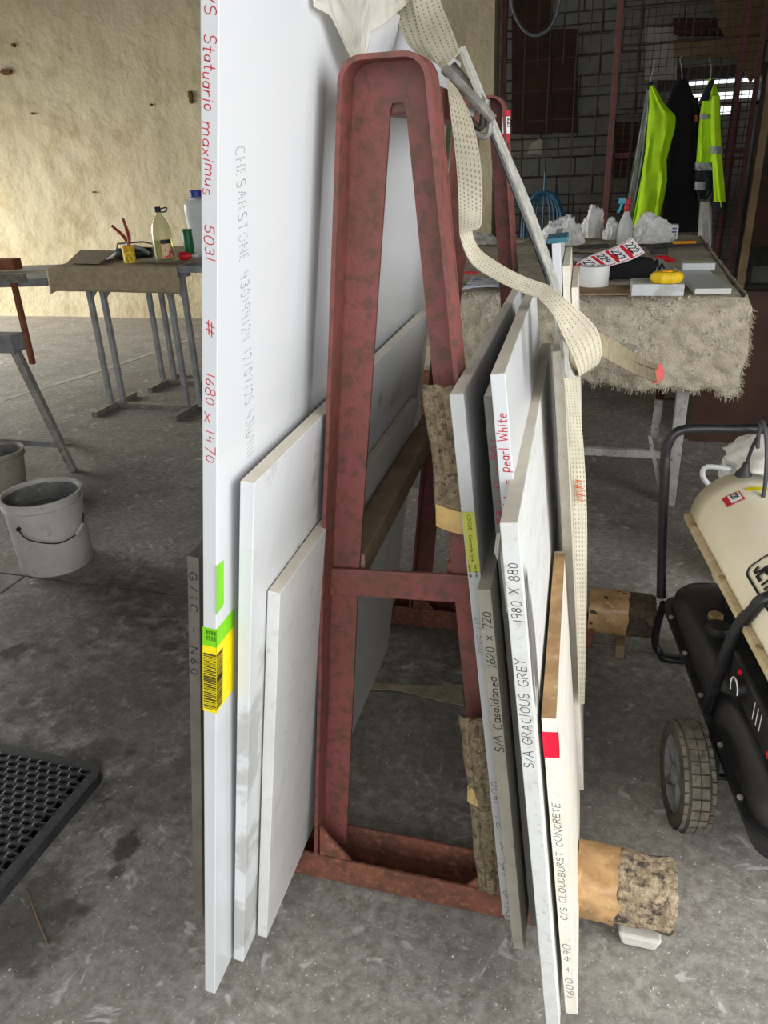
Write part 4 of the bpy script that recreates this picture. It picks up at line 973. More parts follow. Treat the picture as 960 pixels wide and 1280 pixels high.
strap_piece('webbing', [(558,96,1.40, 572,112,1.40), (563,140,1.40, 590,150,1.40), (570,200,1.38, 601,205,1.38), (573,245,1.36, 603,262,1.36), (574,280,1.34, 600,284,1.34), (576,300,1.33, 590,290,1.35), (590,330,1.33, 600,312,1.36), (620,350,1.33, 628,332,1.36), (650,364,1.33, 655,346,1.36), (672,372,1.33, 684,356,1.36)], M['web'], 6, 8)
strap_piece('webbing', [(672,372,1.33, 684,356,1.36), (690,392,1.31, 704,372,1.34), (704,420,1.30, 728,392,1.34), (716,446,1.29, 746,412,1.33), (722,462,1.29, 752,438,1.33), (724,470,1.30, 748,454,1.34)], M['web'], 6, 8)
strap_piece('webbing', [(724,470,1.30, 748,454,1.34), (718,468,1.33, 738,464,1.36), (712,452,1.36, 724,462,1.38), (712,436,1.38, 722,440,1.40)], M['webdark'], None, 6)
# tight run seen on edge, then down the outside of the slabs
strap_piece('tight_run', [(574,60,1.46, 579,58,1.52), (590,100,1.46, 596,98,1.52), (604,135,1.47, 610,133,1.53), (622,180,1.48, 629,178,1.54), (648,245,1.49, 656,240,1.55), (668,300,1.49, 678,298,1.55), (684,342,1.48, 694,346,1.54), (694,375,1.47, 704,384,1.53), (700,410,1.44, 712,420,1.50), (703,445,1.41, 718,450,1.47), (705,472,1.40, 720,474,1.46)], M['webedge'], None, 6, .006)
strap_piece('tight_run', [(600,140,1.455, 603,139,1.46), (618,182,1.455, 621,181,1.46), (644,248,1.465, 647,246,1.47), (666,305,1.47, 669,304,1.475), (680,342,1.47, 683,342,1.475), (684,356,1.47, 687,356,1.475)], M['black'], None, 5, .003)
strap_piece('down_run', [(704,468,1.40, 720,470,1.46), (708,500,1.40, 723,500,1.46), (712,560,1.40, 729,560,1.46), (716,640,1.40, 733,640,1.46), (719,720,1.40, 733,720,1.46), (722,800,1.40, 732,800,1.46), (724,880,1.40, 730,880,1.46)], M['web'], 4, 14)
strap_piece('tail', [(700,418,1.42, 704,402,1.42), (740,438,1.5, 738,412,1.5), (775,458,2.0, 772,436,2.0), (800,470,2.6, 798,452,2.6), (822,478,3.2, 818,458,3.2)], M['webdark'], None, 6)
strap_piece('tail', [(742,424,1.6, 742,412,1.6), (770,440,2.0, 772,428,2.0), (800,455,2.6, 800,446,2.6), (822,462,3.2, 822,456,3.2)], M['webdark'], None, 6)
strap_piece('tail_end', [(816,480,3.19, 812,470,3.19), (824,478,3.19, 818,462,3.19), (830,472,3.19, 824,456,3.19), (830,462,3.19, 826,452,3.19)], M['pink'], None, 5, .006, 'fluorescent pink strap end')
for k in range(3):
    zz = [aY(719.5 + 11*((i_ % 2)*.8 + .1*k), 600 + 9*k + i_*1.6, 1.385 + .05*((i_ % 2)*.8)) for i_ in range(7)]
    q = MB(); q.tube(zz, .0012, 4); ob('orange_stitching', q, M['ored'], ST)
# ratchet
RT = M['steel']
def px3(a): return [aY(x, y, Y) for x, y, Y in a]
q = MB(); q.tube(px3([(556,86,1.44), (575,106,1.43), (600,132,1.42), (616,150,1.42)]), .0085, 10); ob('ratchet_lever', q, RT, ST, smooth=True)
q = MB(); q.tube(px3([(566,82,1.50), (582,102,1.49), (604,128,1.48), (610,140,1.47)]), .007, 10); ob('ratchet_lever', q, RT, ST, smooth=True)
q = MB(); q.bar(*px3([(598,120,1.47), (592,140,1.47)]), .03, .006); ob('ratchet_plate', q, RT, ST)
q = MB(); q.bar(*px3([(610,124,1.44), (606,142,1.44)]), .02, .005); ob('ratchet_plate', q, RT, ST)
q = MB(); q.tube(px3([(578,136,1.43), (592,146,1.43)]), .009, 10); ob('spindle', q, RT, ST, smooth=True)
q = MB(); q.tube(px3([(592,122,1.44), (606,146,1.44)]), .006, 10); ob('spindle', q, RT, ST, smooth=True)
q = MB(); q.tube(curve(px3([(586,148,1.42), (598,160,1.42), (603,154,1.42), (604,136,1.42)]), 5), .0055, 8); ob('hook', q, M['wire'], ST, smooth=True)
q = MB(); q.tube(curve(px3([(604,136,1.45), (612,148,1.45), (610,168,1.45), (600,170,1.45), (590,160,1.45)]), 5), .0055, 8); ob('hook', q, RT, ST, smooth=True)
# strap lying on the floor under the stand
A0, B0_ = aZ(575, 868, 0), aZ(480, 858, 0)
q = MB(); L_ = [aZ(578, 856, .003), aZ(540, 857, .003), aZ(500, 856, .003), aZ(440, 852, .003)]; R_ = [aZ(580, 882, .003), aZ(545, 875, .003), aZ(500, 864, .003), aZ(440, 860, .003)]
q.strip(curve(L_, 4), curve(R_, 4), .003)
fs = ob('floor_strap', q, M['webdark'], label='dirty woven strap lying flat on the floor under the stand', cat='strap')
ob('weave_dashes', dashes(curve(L_, 5), curve(R_, 5), 4, 1), M['webdash'], fs)

# ------------------------------------------------------------------ milky film over the top of the tall slab
def film(u, v):
    px = 385 + u*112; top = -40
    yb = [8, 18, 60, 92, 96, 40, 28, 14, 0][min(8, int(u*8))]; yb2 = [8, 18, 60, 92, 96, 40, 28, 14, 0][min(8, int(u*8)+1)]
    k = u*8 - int(u*8); yb = yb*(1-k) + yb2*k
    py = top + v*(yb - top)
    p = face_hit(S1, px, py)
    return p + S1.t*(.006 + .012*abs(nz(u*3, v*2.5, 2)) + .014*v*abs(sin(u*5)))
q = MB(); q.grid(60, 40, film)
o = ob('plastic_film', q, M['film'], smooth=True, label='milky plastic film draped over the top of the tall white slab', cat='film')
s_ = o.modifiers.new('t', 'SOLIDIFY'); s_.thickness = .0008
# ------------------------------------------------------------------ carpet covered work bench at the right
BZ = .93
bx0, bx1 = -.95, aZ(925, 366, BZ).x; by0 = aZ(720, 369, BZ).y; by1 = aZ(868, 294, BZ).y
BN = root('work_bench', 'long work bench covered with dusty matted carpet hanging over its front', 'bench', (-.2, by0+1, 0))
q = MB(); q.box(bx0+.02, bx1-.02, by0+.03, by1, BZ-.075, BZ-.012); ob('bench_top', q, M['timber'], BN)
px_l = aZ(841, 637, 0)
q = MB(); q.box(px_l.x-.038, px_l.x+.010, px_l.y+.04, px_l.y+.09, 0, BZ-.075); ob('leg', q, M['wornwhite'], BN, bevel=.003)
q = MB(); q.box(px_l.x-.026, px_l.x+.026, px_l.y+1.7, px_l.y+1.752, 0, BZ-.075); ob('leg', q, M['rust'], BN, bevel=.003)
for y in (0, 1.7):
    q = MB(); q.box(bx0+.12, bx0+.17, px_l.y+y, px_l.y+y+.05, 0, BZ-.075); ob('leg', q, M['rust'], BN, bevel=.003)
q = MB(); q.bar(aY(824, 500, px_l.y+.16), aY(818, 548, px_l.y+.16), .035, .02); ob('bracket', q, M['wornwhite'], BN, bevel=.003)
q = MB(); q.bar(aY(812, 544, px_l.y+.1), aZ(829, 636, 0) + Vector((0,.1,0)), .022, .016); ob('brace', q, M['wornwhite'], BN)
a = aY(828, 568, px_l.y+.1); q = MB(); q.bar((bx0+.15, a.y, a.z-.01), a, .03, .035); ob('stretcher', q, M['wornwhite'], BN, bevel=.003)
q = MB(); q.box(bx1-.03, bx1+.5, by0+.9, by0+1.0, 0, .8); ob('dark_panel', q, M['board'], BN)
def carpet_fn(u, v):
    x = bx0 + u*(bx1-bx0+.02); Lt = by1-by0; s = v*(Lt+.42)
    if s < Lt: 
        y, z = by1-s, BZ
        w = .006*fz(x, y, 1, 9, 3) + .006*fz(x, y, 4, 3, 2)
        if u > .97: x -= .0; z -= .02*((u-.97)/.03)**2
        return (x + .01*nz(y*4, 2)*(u > .95), y, z + w)
    d = s-Lt; drop = .33 + .055*u + .02*nz(x*5, 1) + .03*nz(x*14, 7)
    k = d/.42
    f = min(1, k*10)
    y = by0 - .028*f - .02*sin(k*pi) - .014*fz(x, k, 3, 4, 4)*f - .014*fz(x*1, k*.5, 9, 14, 3)*f - .03*k*u
    z = BZ - k*drop - .012*(f-f*f)
    return (x + .012*nz(k*4, 1, x)*f + .014*u*f, y, z)
q = MB(); q.grid(150, 190, carpet_fn); cp_ = ob('carpet', q, M['carpet'], BN, smooth=True)
s_ = cp_.modifiers.new('t', 'SOLIDIFY'); s_.thickness = .012; s_.offset = 1
def side_fn(u, v):
    y = by0 + u*(by1-by0); k = v; 
    return (bx1 + .012 + .02*sin(k*pi) + .014*fz(y, k, 5, 8, 3), y - .02*(1-u)*k, BZ - .002 - k*(.38 - .02*nz(y*6, 2) + .05*nz(y*19)) + (.002 if k < .01 else 0))
q = MB(); q.grid(60, 20, side_fn); o = ob('carpet_side', q, M['carpet'], BN, smooth=True); s_ = o.modifiers.new('t', 'SOLIDIFY'); s_.thickness = .01
# frayed threads and stone dust caught in the carpet
q = MB(); rnd = random.Random(11)
for k in range(260):
    u = rnd.random()**.6; p = Vector(carpet_fn(u, .999)); L_ = .006 + .02*rnd.random()
    q.tube([p + Vector((0,0,.008)), p + Vector((rnd.uniform(-.01,.01), rnd.uniform(-.006,.004), -L_))], .0011, 3, cap=False)
for k in range(160):
    v_ = .86 + .14*rnd.random(); p = Vector(carpet_fn(1, v_)); q.tube([p, p + Vector((rnd.uniform(.0,.02), rnd.uniform(-.01,.01), rnd.uniform(-.02,.0)))], .0012, 3, cap=False)
ob('frayed_threads', q, M['carpet'], BN, kind='stuff')
q = MB()
for k in range(900):
    u = rnd.random(); v_ = .84 + .10*rnd.random()**1.5*(1) ; 
    if nz(u*7, v_*30, 3) < -.05: continue
    p = Vector(carpet_fn(u, v_)) + Vector((0,-.012,.004)); r = .003 + .006*rnd.random(); 
    d1 = Vector((rnd.uniform(-1,1), rnd.uniform(-.4,.4), rnd.uniform(-1,1))).normalized()*r; d2 = Vector((rnd.uniform(-1,1), rnd.uniform(-1,.2), rnd.uniform(-1,1))).normalized()*r
    q.add([p-d1, p+d2, p+d1, p-d2+Vector((0,-r*.7,0))], [(0,1,2), (0,2,3), (0,1,3), (1,2,3)])
ob('dust_crust', q, M['dust'], BN, kind='stuff')

BT = BZ + .018
def onB(px, py, z=BT): return aZ(px, py, z)
# white offcut with yellow tape measure
def tile(name, label, pts, h, m, z=BT, grp=None, bevel=.002):
    P = [onB(a, b, z) for a, b in pts]; q = MB(); q.hexa([*P, *[p + Vector((0,0,h)) for p in P]])
    return ob(name, q, m, bevel=bevel, label=label, cat='offcut', group=grp)
def rtile(name, label, px, py, w, d, h, yaw, m, z=BT, grp='stone offcuts on the bench'):
    o = onB(px, py, z); u = Vector((cos(yaw), sin(yaw), 0))*w; v = Vector((-sin(yaw), cos(yaw), 0))*d
    q = MB(); q.obox(o, u, v, Vector((0,0,h))); return ob(name, q, m, bevel=.002, label=label, cat='offcut', group=grp)
rtile('white_offcut_block', 'small white stone block under the yellow tape measure', 789, 370, .195, .16, .045, .03, M['white_m'])
rtile('grey_offcut_strip', 'long pale grey stone strip lying along the edge of the bench', 868, 368, .135, .62, .022, .08, M['white_g'])
rtile('narrow_offcut_strip', 'narrow grey stone strip lying beside the long pale one', 826, 346, .07, .5, .018, .10, M['white_g'])
rtile('white_offcut_bit', 'little white stone piece lying across the long pale strip', 853, 338, .135, .075, .03, .02, M['white_q'], BT+.023)
tm = onB(833, 353, BT+.047); tm.z = BT + .046
tmr = root('tape_measure', 'round yellow tape measure lying on the white stone block', 'tape measure', tm)
q = MB(); 
def tmf(u, v):
    a = 2*pi*u; prof = [(.02,0), (.05,.002), (.058,.012), (.060,.022), (.056,.034), (.045,.042), (.02,.044)]
    k = v*6; i = min(int(k), 5); t = k-i; r = prof[i][0]*(1-t)+prof[i+1][0]*t; z = prof[i][1]*(1-t)+prof[i+1][1]*t
    r *= 1 + .05*(sin(a*9) > .3)
    return tm + Vector((r*cos(a), r*sin(a)*.8, z))
q.grid(72, 19, tmf, closed_u=True); q.f += [tuple(range(71, -1, -1)), tuple(18*72+i for i in range(72))]; ob('case', q, M['tapeyel'], tmr, smooth=.6)
q = MB(); q.lathe([(.02,.043), (.02,.047), (.012,.048)], 18, tm); ob('hub', q, M['orange'], tmr)
# black cloth roll
bp2 = onB(775, 352); bcl = root('black_cloth', 'rolled black cloth lying between the label roll and the white block', 'cloth', bp2)
q = MB()
def bclf(u, v):
    a = 2*pi*u; x = -.10 + .25*v; r = (.055 - .012*v)*(1 + .18*nz(cos(a)*2, sin(a)*2, v*4)) * (.55 + .45*min(1, min(v, 1-v)*9))
    return bp2 + Vector((x, .08 + .25*x + r*cos(a)*1.25, max(.001, .05 + r*sin(a) - .01*v)))
q.grid(28, 24, bclf, closed_u=True); q.f += [tuple(range(27, -1, -1)), tuple(23*28+i for i in range(28))]; ob('roll', q, M['cloth'], bcl, smooth=True)
q = MB(); sp = [bp2 + Vector((.145 + .002*k, .11 + (.034-.0016*k)*cos(k*.55)*1.1, .046 + (.034-.0016*k)*sin(k*.55))) for k in range(20)]; q.tube(sp, .0045, 5); ob('rolled_edge', q, M['navy'], bcl, smooth=True)
# roll of numbered lot labels
rl = onB(741, 360); rl = Vector((rl.x, rl.y+.05, BT)); RL = root('label_roll', 'white roll of red bordered numbered stickers with its end pulled out', 'label roll', rl)
R_r, R_h = .062, .085
q = MB(); q.lathe([(.025,0), (R_r,0), (R_r,R_h), (.025,R_h), (.025,0)], 36, rl, cap=False); ob('roll', q, M['paper'], RL, smooth=.6)
q = MB(); q.lathe([(.0252,.002), (.0252,R_h-.002), (.022,R_h-.002), (.022,.002)], 20, rl, cap=False); ob('core', q, M['card'], RL)
# the free end rises to the upper right
A0 = aY(722, 335, rl.y+.02); C0 = aY(800, 300, rl.y+.09)
lo0, lo1 = aY(741, 343, rl.y+.0), aY(806, 316, rl.y+.07)
hi0, hi1 = aY(720, 330, rl.y+.03), aY(790, 297, rl.y+.10)
q = MB(); L_ = [lo0.lerp(lo1, k/8) + Vector((0,0,.006*sin(k*.8))) for k in range(9)]; U_ = [hi0.lerp(hi1, k/8) + Vector((0,0,.006*sin(k*.8))) for k in range(9)]
q.strip(L_, U_, .0008); stp = ob('label_strip', q, M['paper'], RL, smooth=True)
nr = (lo1-lo0).cross(hi0-lo0).normalized()
if nr.y > 0: nr = -nr
def sp_(t, s): return lo0.lerp(lo1, t).lerp(hi0.lerp(hi1, t), s) + Vector((0,0,.006*sin(t*6.4))) + nr*.0012
for k, (t0, t1, num) in enumerate(((.0,.20,'22'), (.24,.46,'224'), (.50,.72,'223'), (.755,.98,'222'))):
    w = t1-t0; e = nr*.0006
    q = MB(); q.add([sp_(t0,.05), sp_(t1,.05), sp_(t1,.95), sp_(t0,.95)], [(0,1,2,3)]); st_ = ob('lot_sticker', q, M['redtag'], RL)
    q = MB(); q.add([sp_(t0+w*.26,.09)+e, sp_(t1-w*.03,.09)+e, sp_(t1-w*.03,.91)+e, sp_(t0+w*.26,.91)+e], [(0,1,2,3)]); ob('sticker_face', q, M['paper'], st_)
    uu = sp_(t0,.05)-sp_(t0,.95); ss = sp_(t1,.5)-sp_(t0,.5); hh = ss.length*.5
    _, Lw = write(num, (0,0,0), (1,0,0), (0,1,0), (0,0,1), hh, .003, 1, track=.2)
    q, _ = write(num, sp_(t0+w*.38,.83)+e*2, uu, ss, nr, hh, .0045, uu.length*.74/Lw*(1 if len(num) > 2 else .7), track=.2)
    ob('sticker_number', q, M['print'], st_)
q = MB(); c0 = onB(705, 368, BZ+.02); q.obox(onB(690, 369, BZ+.017), Vector((.38,.02,0)), Vector((-.02,.22,0)), Vector((0,0,.005))); ob('cardboard_piece', q, M['card'], label='flat brown cardboard under the label roll at the bench front', cat='cardboard')
# spray bottle
sp0 = onB(780, 306); sp0 = Vector((sp0.x, sp0.y, BT)); SB = root('spray_bottle', 'clear white spray bottle with red and cyan trigger on the bench', 'spray bottle', sp0)
q = MB(); q.lathe([(.04,0), (.045,.006), (.045,.09), (.036,.13), (.018,.17), (.014,.19)], 22, sp0); ob('bottle', q, M['hdpe'], SB, smooth=True)
q = MB(); q.lathe([(.017,.185), (.019,.2), (.016,.225)], 16, sp0); q.box(sp0.x-.014, sp0.x+.018, sp0.y-.014, sp0.y+.014, sp0.z+.22, sp0.z+.255); ob('neck', q, M['redp'], SB, bevel=.004)
q = MB(); q.box(sp0.x-.05, sp0.x-.012, sp0.y-.012, sp0.y+.012, sp0.z+.228, sp0.z+.262); q.tube(curve([sp0 + Vector((-.03,0,.235)), sp0 + Vector((-.035,0,.21)), sp0 + Vector((-.05,0,.18))], 4), .008, 8); ob('trigger', q, M['cyan'], SB, bevel=.003)
# crumpled plastic bags
def bag(px, py, w, d, h, seed, label, name='plastic_bag', m=None):
    o = onB(px, py); o.z = BT; rt = root(name, label, 'bag', o, 'crumpled plastic bags on the bench')
    def fn(u, v):
        a = 2*pi*u; b = pi*.5*v; n = Vector((cos(a)*cos(b), sin(a)*cos(b), sin(b)))
        rg = sum((.5**e)*(1 - 2*abs(nz(n.x*2.1*2**e, n.y*2.1*2**e, n.z*2.1*2**e + seed*3 + e))) for e in range(4))
        k = .80 + .30*fz(n.x, n.y, n.z + seed, 1.3, 2) + .17*rg
        return o + Vector((n.x*w*k, n.y*d*k, max(0, n.z*h*k)))
    q = MB(); q.grid(96, 40, fn, closed_u=True); ob('crumple', q, m or M['bag'], rt, smooth=.45)
bag(704, 305, .115, .09, .15, 1.3, 'rounded clear plastic bag lying behind the strap on the bench')
bag(741, 296, .075, .06, .19, 4.1, 'crumpled white plastic bag with red print beside the spray bottle')
bag(764, 299, .05, .05, .13, 8.2, 'small crumpled plastic bag squeezed behind the spray bottle')
bag(814, 303, .115, .07, .15, 6.6, 'wide crumpled plastic bag lying below the fluorescent yellow coat')
q = MB(); p = onB(753, 290); q.obox(p + Vector((-.05,-.16,.0)), Vector((.07,.02,.0)), Vector((0,.02,0)), Vector((-.01,0,.025))); ob('red_wrapper', q, M['redtag'], bevel=.006, label='scrap of red printed wrapper in front of the crumpled white bag', cat='wrapper')
pb = onB(838, 302); q = MB(); q.obox(pb + Vector((-.045,.1,0)), Vector((.09,.01,0)), Vector((0,.07,0)), Vector((0,0,.085))); bxo = ob('small_white_box', q, M['paper'], bevel=.004, label='small white and blue box behind the bags on the bench', cat='box')
q = MB()
for k in range(3): q.obox(pb + Vector((-.035,.0995,.02+.02*k)), Vector((.07,.008,0)), Vector((0,.0008,0)), Vector((0,0,.009)))
ob('box_print', q, M['blue'], bxo)
# knife, bars, block, red clip
kp = onB(854, 306); KN = root('utility_knife', 'orange handled utility knife on the bench', 'knife', kp)
q = MB(); q.bar(kp + Vector((-.06,0,.012)), kp + Vector((.07,.02,.012)), .03, .018); ob('handle', q, M['orange'], KN, bevel=.006)
q = MB(); q.bar(kp + Vector((-.11,-.01,.01)), kp + Vector((-.055,0,.01)), .018, .004); ob('blade', q, M['blackm'], KN)
q = MB(); a = onB(808, 311); b = onB(877, 308); q.bar(a + Vector((0,0,.008)), b + Vector((0,0,.008)), .03, .014); ob('flat_steel_bar', q, M['blackm'], label='long black flat bar lying across the bench near the knife', cat='bar', bevel=.002)
q = MB(); a = onB(722, 312); b = onB(760, 310); q.bar(a + Vector((0,0,.012)), b + Vector((0,0,.012)), .035, .02); ob('flat_steel_bar', q, M['blackm'], label='black flat bar lying in front of the rounded clear bag', cat='bar', bevel=.002)
q = MB(); a = onB(704, 317); b = onB(742, 319); q.bar(a + Vector((0,0,.006)), b + Vector((0,0,.006)), .014, .01); ob('thin_steel_rod', q, M['wire'], label='thin dark rod lying behind the label roll', cat='rod')
q = MB(); a = onB(814, 318); q.obox(a, Vector((.085,.01,0)), Vector((-.01,.07,0)), Vector((0,0,.03))); ob('rubber_block', q, M['blackm'], bevel=.004, label='small black rubbing block on the bench in front of the flat bar', cat='block')
q = MB(); a = onB(824, 328); q.tube([a + Vector((-.02,.02,.015)), a + Vector((.03,.0,.018)), a + Vector((.075,-.02,.008))], [.012,.016,.006], 8); ob('red_clip', q, M['redp'], smooth=True, label='small red plastic clip beside the rolled black cloth', cat='clip')
q = MB(); a = onB(718, 345); q.tube([a + Vector((-.05,.06,.025)), a + Vector((.03,.06,.025))], [.02,.024], 10); ob('orange_tool_handle', q, M['ored'], smooth=.8, label='orange red tool handle behind the label roll', cat='handle')
q = MB(); a = onB(760, 328); q.lathe([(.06,0), (.075,.006), (.078,.022), (.07,.026), (.001,.02)], 26, a + Vector((-.10,.05,0))); ob('round_tray', q, M['greyend'], smooth=.8, label='grey round tray lying behind the label roll', cat='tray')
q = MB(); a = onB(676, 322); q.tube(curve([a + Vector((.0,.0,.02)), a + Vector((.03,.03,.06)), a + Vector((.06,.0,.05)), a + Vector((.07,-.05,.015))], 5), .02, 10); ob('black_glove', q, M['cloth'], smooth=True, label='black crumpled glove on the bench beside the pale slabs', cat='glove')
# papers at the left end of the bench
a = onB(578, 362); q = MB(); q.grid(14, 8, lambda u, v: a + Vector((.0 + .30*u, .26*v, .004 + .012*sin(u*4 + v)))); o = ob('magazine', q, M['magazine'], smooth=True, label='open magazine lying on the bench behind the red steel leg', cat='magazine'); s_ = o.modifiers.new('t','SOLIDIFY'); s_.thickness = .004
a = onB(580, 342); q = MB(); q.add([a, a + Vector((.07,.01,.0)), a + Vector((.02,.05,.0)), a + Vector((0,0,.008)), a + Vector((.07,.01,.008)), a + Vector((.02,.05,.008))], [(2,1,0), (3,4,5), (0,1,4,3), (1,2,5,4), (2,0,3,5)]); ob('red_offcut', q, M['redp'], label='small red plastic wedge lying behind the magazine', cat='wedge')
a = onB(600, 304); a.z = BT
def ragf(u, v):
    A = 2*pi*u; b = pi/2*v; n = Vector((cos(A)*cos(b), sin(A)*cos(b), sin(b))); k = 1 + .3*fz(n.x, n.y, n.z+3, 2.5, 3)
    return a + Vector((n.x*.11*k, n.y*.09*k, max(0, n.z*.06*k)))
q = MB(); q.grid(40, 14, ragf, closed_u=True); ob('white_rag_heap', q, M['rag'], smooth=True, label='crumpled white rag on the bench beside the rear steel leg', cat='rag')

# ------------------------------------------------------------------ diesel heater at the right
HB = Vector((.246, 2.186, 0)); ha_ = Vector((.152, -.988, 0)).normalized(); hb_ = Vector((.988, .152, 0)).normalized()
def HP(a, b, z): return HB + ha_*a + hb_*b + Vector((0,0,z))
HT = root('diesel_heater', 'cream drum diesel heater on a black wheeled tank', 'heater', HP(.45, .155, 0))
bm = .155; Lh = .93
def ringrect(a0, a1, b0, b1, z, r, n=5):
    out = []
    for (ca, cb, s) in ((a1-r, b0+r, 270), (a1-r, b1-r, 0), (a0+r, b1-r, 90), (a0+r, b0+r, 180)):
        for i in range(n+1):
            t = radians(s + 90*i/n); out.append(HP(ca + r*cos(t), cb + r*sin(t), z))
    return out
def loft(rings, name, m, sm=.7, parent=HT, **k):
    q = MB(); n = len(rings[0]); vs = [p for r in rings for p in r]; fs = []
    for j in range(len(rings)-1):
        for i in range(n): fs.append((j*n+i, j*n+(i+1) % n, (j+1)*n+(i+1) % n, (j+1)*n+i))
    fs += [tuple(range(n-1, -1, -1)), tuple((len(rings)-1)*n+i for i in range(n))]
    q.add(vs, fs); return ob(name, q, m, parent, smooth=sm, **k)
tank = loft([ringrect(.06, .86, .03, .28, .105, .05), ringrect(.03, .90, .0, .31, .125, .06), ringrect(.015, .915, -.018, .328, .2, .06), ringrect(.01, .92, -.022, .332, .214, .06)], 'lower_tank', M['black'])
lip = loft([ringrect(-.01, .935, -.038, .348, .214, .07), ringrect(-.01, .935, -.038, .348, .226, .07)], 'tank_lip', M['black'])
loft([ringrect(.01, .92, -.02, .33, .226, .06), ringrect(.015, .915, -.012, .322, .275, .06), ringrect(.03, .90, .008, .302, .296, .05), ringrect(.055, .875, .03, .28, .302, .04)], 'upper_tank', M['black'], 1.0)
for a in (.12, .3, .48, .66, .82):
    q = MB(); q.lathe([(.007,0), (.007,.006), (.003,.008)], 8, HP(a, -.030, .226)); ob('bolt', q, M['steel'], HT)
q = MB(); q.lathe([(.030,0), (.033,.01), (.03,.022), (.027,.024)], 18, HP(.30, .045, .30)); ob('fuel_cap', q, M['blackm'], HT, smooth=.7)
q = MB(); q.lathe([(.020,0), (.020,.014), (.016,.017), (.001,.017)], 18, HP(.235, .055, .30)); ob('gauge_cap', q, M['brass'], HT, smooth=.7)
# drum
zc, rr = .498, .135
q = MB(); n = 30
def drum(u, v): t = pi*(1-u); return HP(-.02 + .97*v, bm + rr*cos(t), zc + rr*sin(t))
q.grid(n, 12, drum); o = ob('upper_shell', q, M['cream'], HT, smooth=True); s_ = o.modifiers.new('t','SOLIDIFY'); s_.thickness = .004; s_.offset = 1
q = MB(); q.grid(n, 8, lambda u, v: HP(-.01 + .95*v, bm + (rr-.006)*cos(-pi*u), zc + (rr-.006)*sin(-pi*u)*.98)); ob('lower_shell', q, M['blackm'], HT, smooth=True)
q = MB(); q.lathe([(rr*.99, 0), (rr*.6, .008), (rr*.3, .008)], 36, HP(.01, bm, zc), ha_); ob('rear_grille', q, M['steel'], HT)
for s in (-1, 1):
    q = MB(); q.obox(HP(-.02, bm + s*rr - (.016 if s < 0 else 0), zc-.014), ha_*.97, hb_*.016, Vector((0,0,.018))); fl_ = ob('shell_flange', q, M['cream2'], HT, bevel=.002)
    for a in (.06, .36, .66, .9):
        q = MB(); q.lathe([(.007,0), (.007,.004), (.003,.006)], 8, HP(a, bm + s*(rr+.008), zc+.004)); ob('screw', q, M['brass'], fl_)
q = MB(); q.obox(HP(.50, .02, .30), ha_*.36, hb_*.27, Vector((0,0,.085))); ob('control_box', q, M['blackm'], HT, bevel=.008)
q = MB(); q.lathe([(.022,0), (.02,.02), (.001,.021)], 16, HP(.60, .02, .345), -hb_); kn = ob('control_knob', q, M['blackm'], HT, smooth=.7)
q = MB(); q.tube([HP(.60 + .026*cos(t), .0, .345 + .026*sin(t)) for t in [k*.35 for k in range(12)]], .0018, 5); ob('dial_mark', q, M['paper'], kn)
q = MB()
for k in range(3): q.obox(HP(.68 + .022*k, .0194, .325 + .002*k), ha_*.003, -hb_*.0006, Vector((0,0,.045)))
ob('instructions', q, M['paper'], HT)
q = MB(); q.lathe([(.008,0), (.008,.006), (.001,.008)], 10, HP(.57, .02, .37), -hb_); ob('lamp', q, M['redp'], HT)
q = MB(); q.lathe([(.008,0), (.008,.006), (.001,.008)], 10, HP(.80, .02, .33), -hb_); ob('lamp', q, M['redp'], HT)
for a in (.14, .80):
    q = MB(); q.obox(HP(a, bm-.06, .30), ha_*.04, hb_*.12, Vector((0,0,.09))); ob('support', q, M['black'], HT)
# printing on the drum
def drum_pt(a, t, e=.003): return HP(a, bm - (rr+e)*cos(t), zc + (rr+e)*sin(t))
def drum_text(txt, a0, t0, h, pen, wf, dirn=1, mat_='print', e=.0035, track=.16):
    """letters run along the drum, their tops towards the ridge"""
    q = MB(); x = 0
    for ch in txt:
        w, st = GL.get(ch, GL[' '])
        for s in st:
            for (p0, p1) in zip(s, s[1:]):
                for i in range(2):
                    f0, f1 = i/2, (i+1)/2
                    qa = (p0[0]+(p1[0]-p0[0])*f0, p0[1]+(p1[1]-p0[1])*f0); qb = (p0[0]+(p1[0]-p0[0])*f1, p0[1]+(p1[1]-p0[1])*f1)
                    dx, dy = (qb[0]-qa[0])*wf, qb[1]-qa[1]; l_ = max(1e-6, sqrt(dx*dx+dy*dy)); nx, ny = -dy/l_*pen/h/2, dx/l_*pen/h/2; ex, ey = dx/l_*pen/h*.4, dy/l_*pen/h*.4
                    P = [((x+qa[0])*wf-ex+nx, qa[1]-ey+ny), ((x+qa[0])*wf-ex-nx, qa[1]-ey-ny), ((x+qb[0])*wf+ex-nx, qb[1]+ey-ny), ((x+qb[0])*wf+ex+nx, qb[1]+ey+ny)]
                    q.add([drum_pt(a0 + dirn*px_*h, t0 + py_*h/rr, e) for px_, py_ in P], [(0,1,2,3)])
        x += w + track
    return q
def drum_patch(a0, a1, t0, t1, m, name, e=.0028, n=6, parent=HT, lab=None, skew=0):
    q = MB(); q.grid(n, n, lambda u, v: drum_pt(a0+(a1-a0)*u + skew*v, t0+(t1-t0)*v, e)); return ob(name, q, m, parent, label=lab)
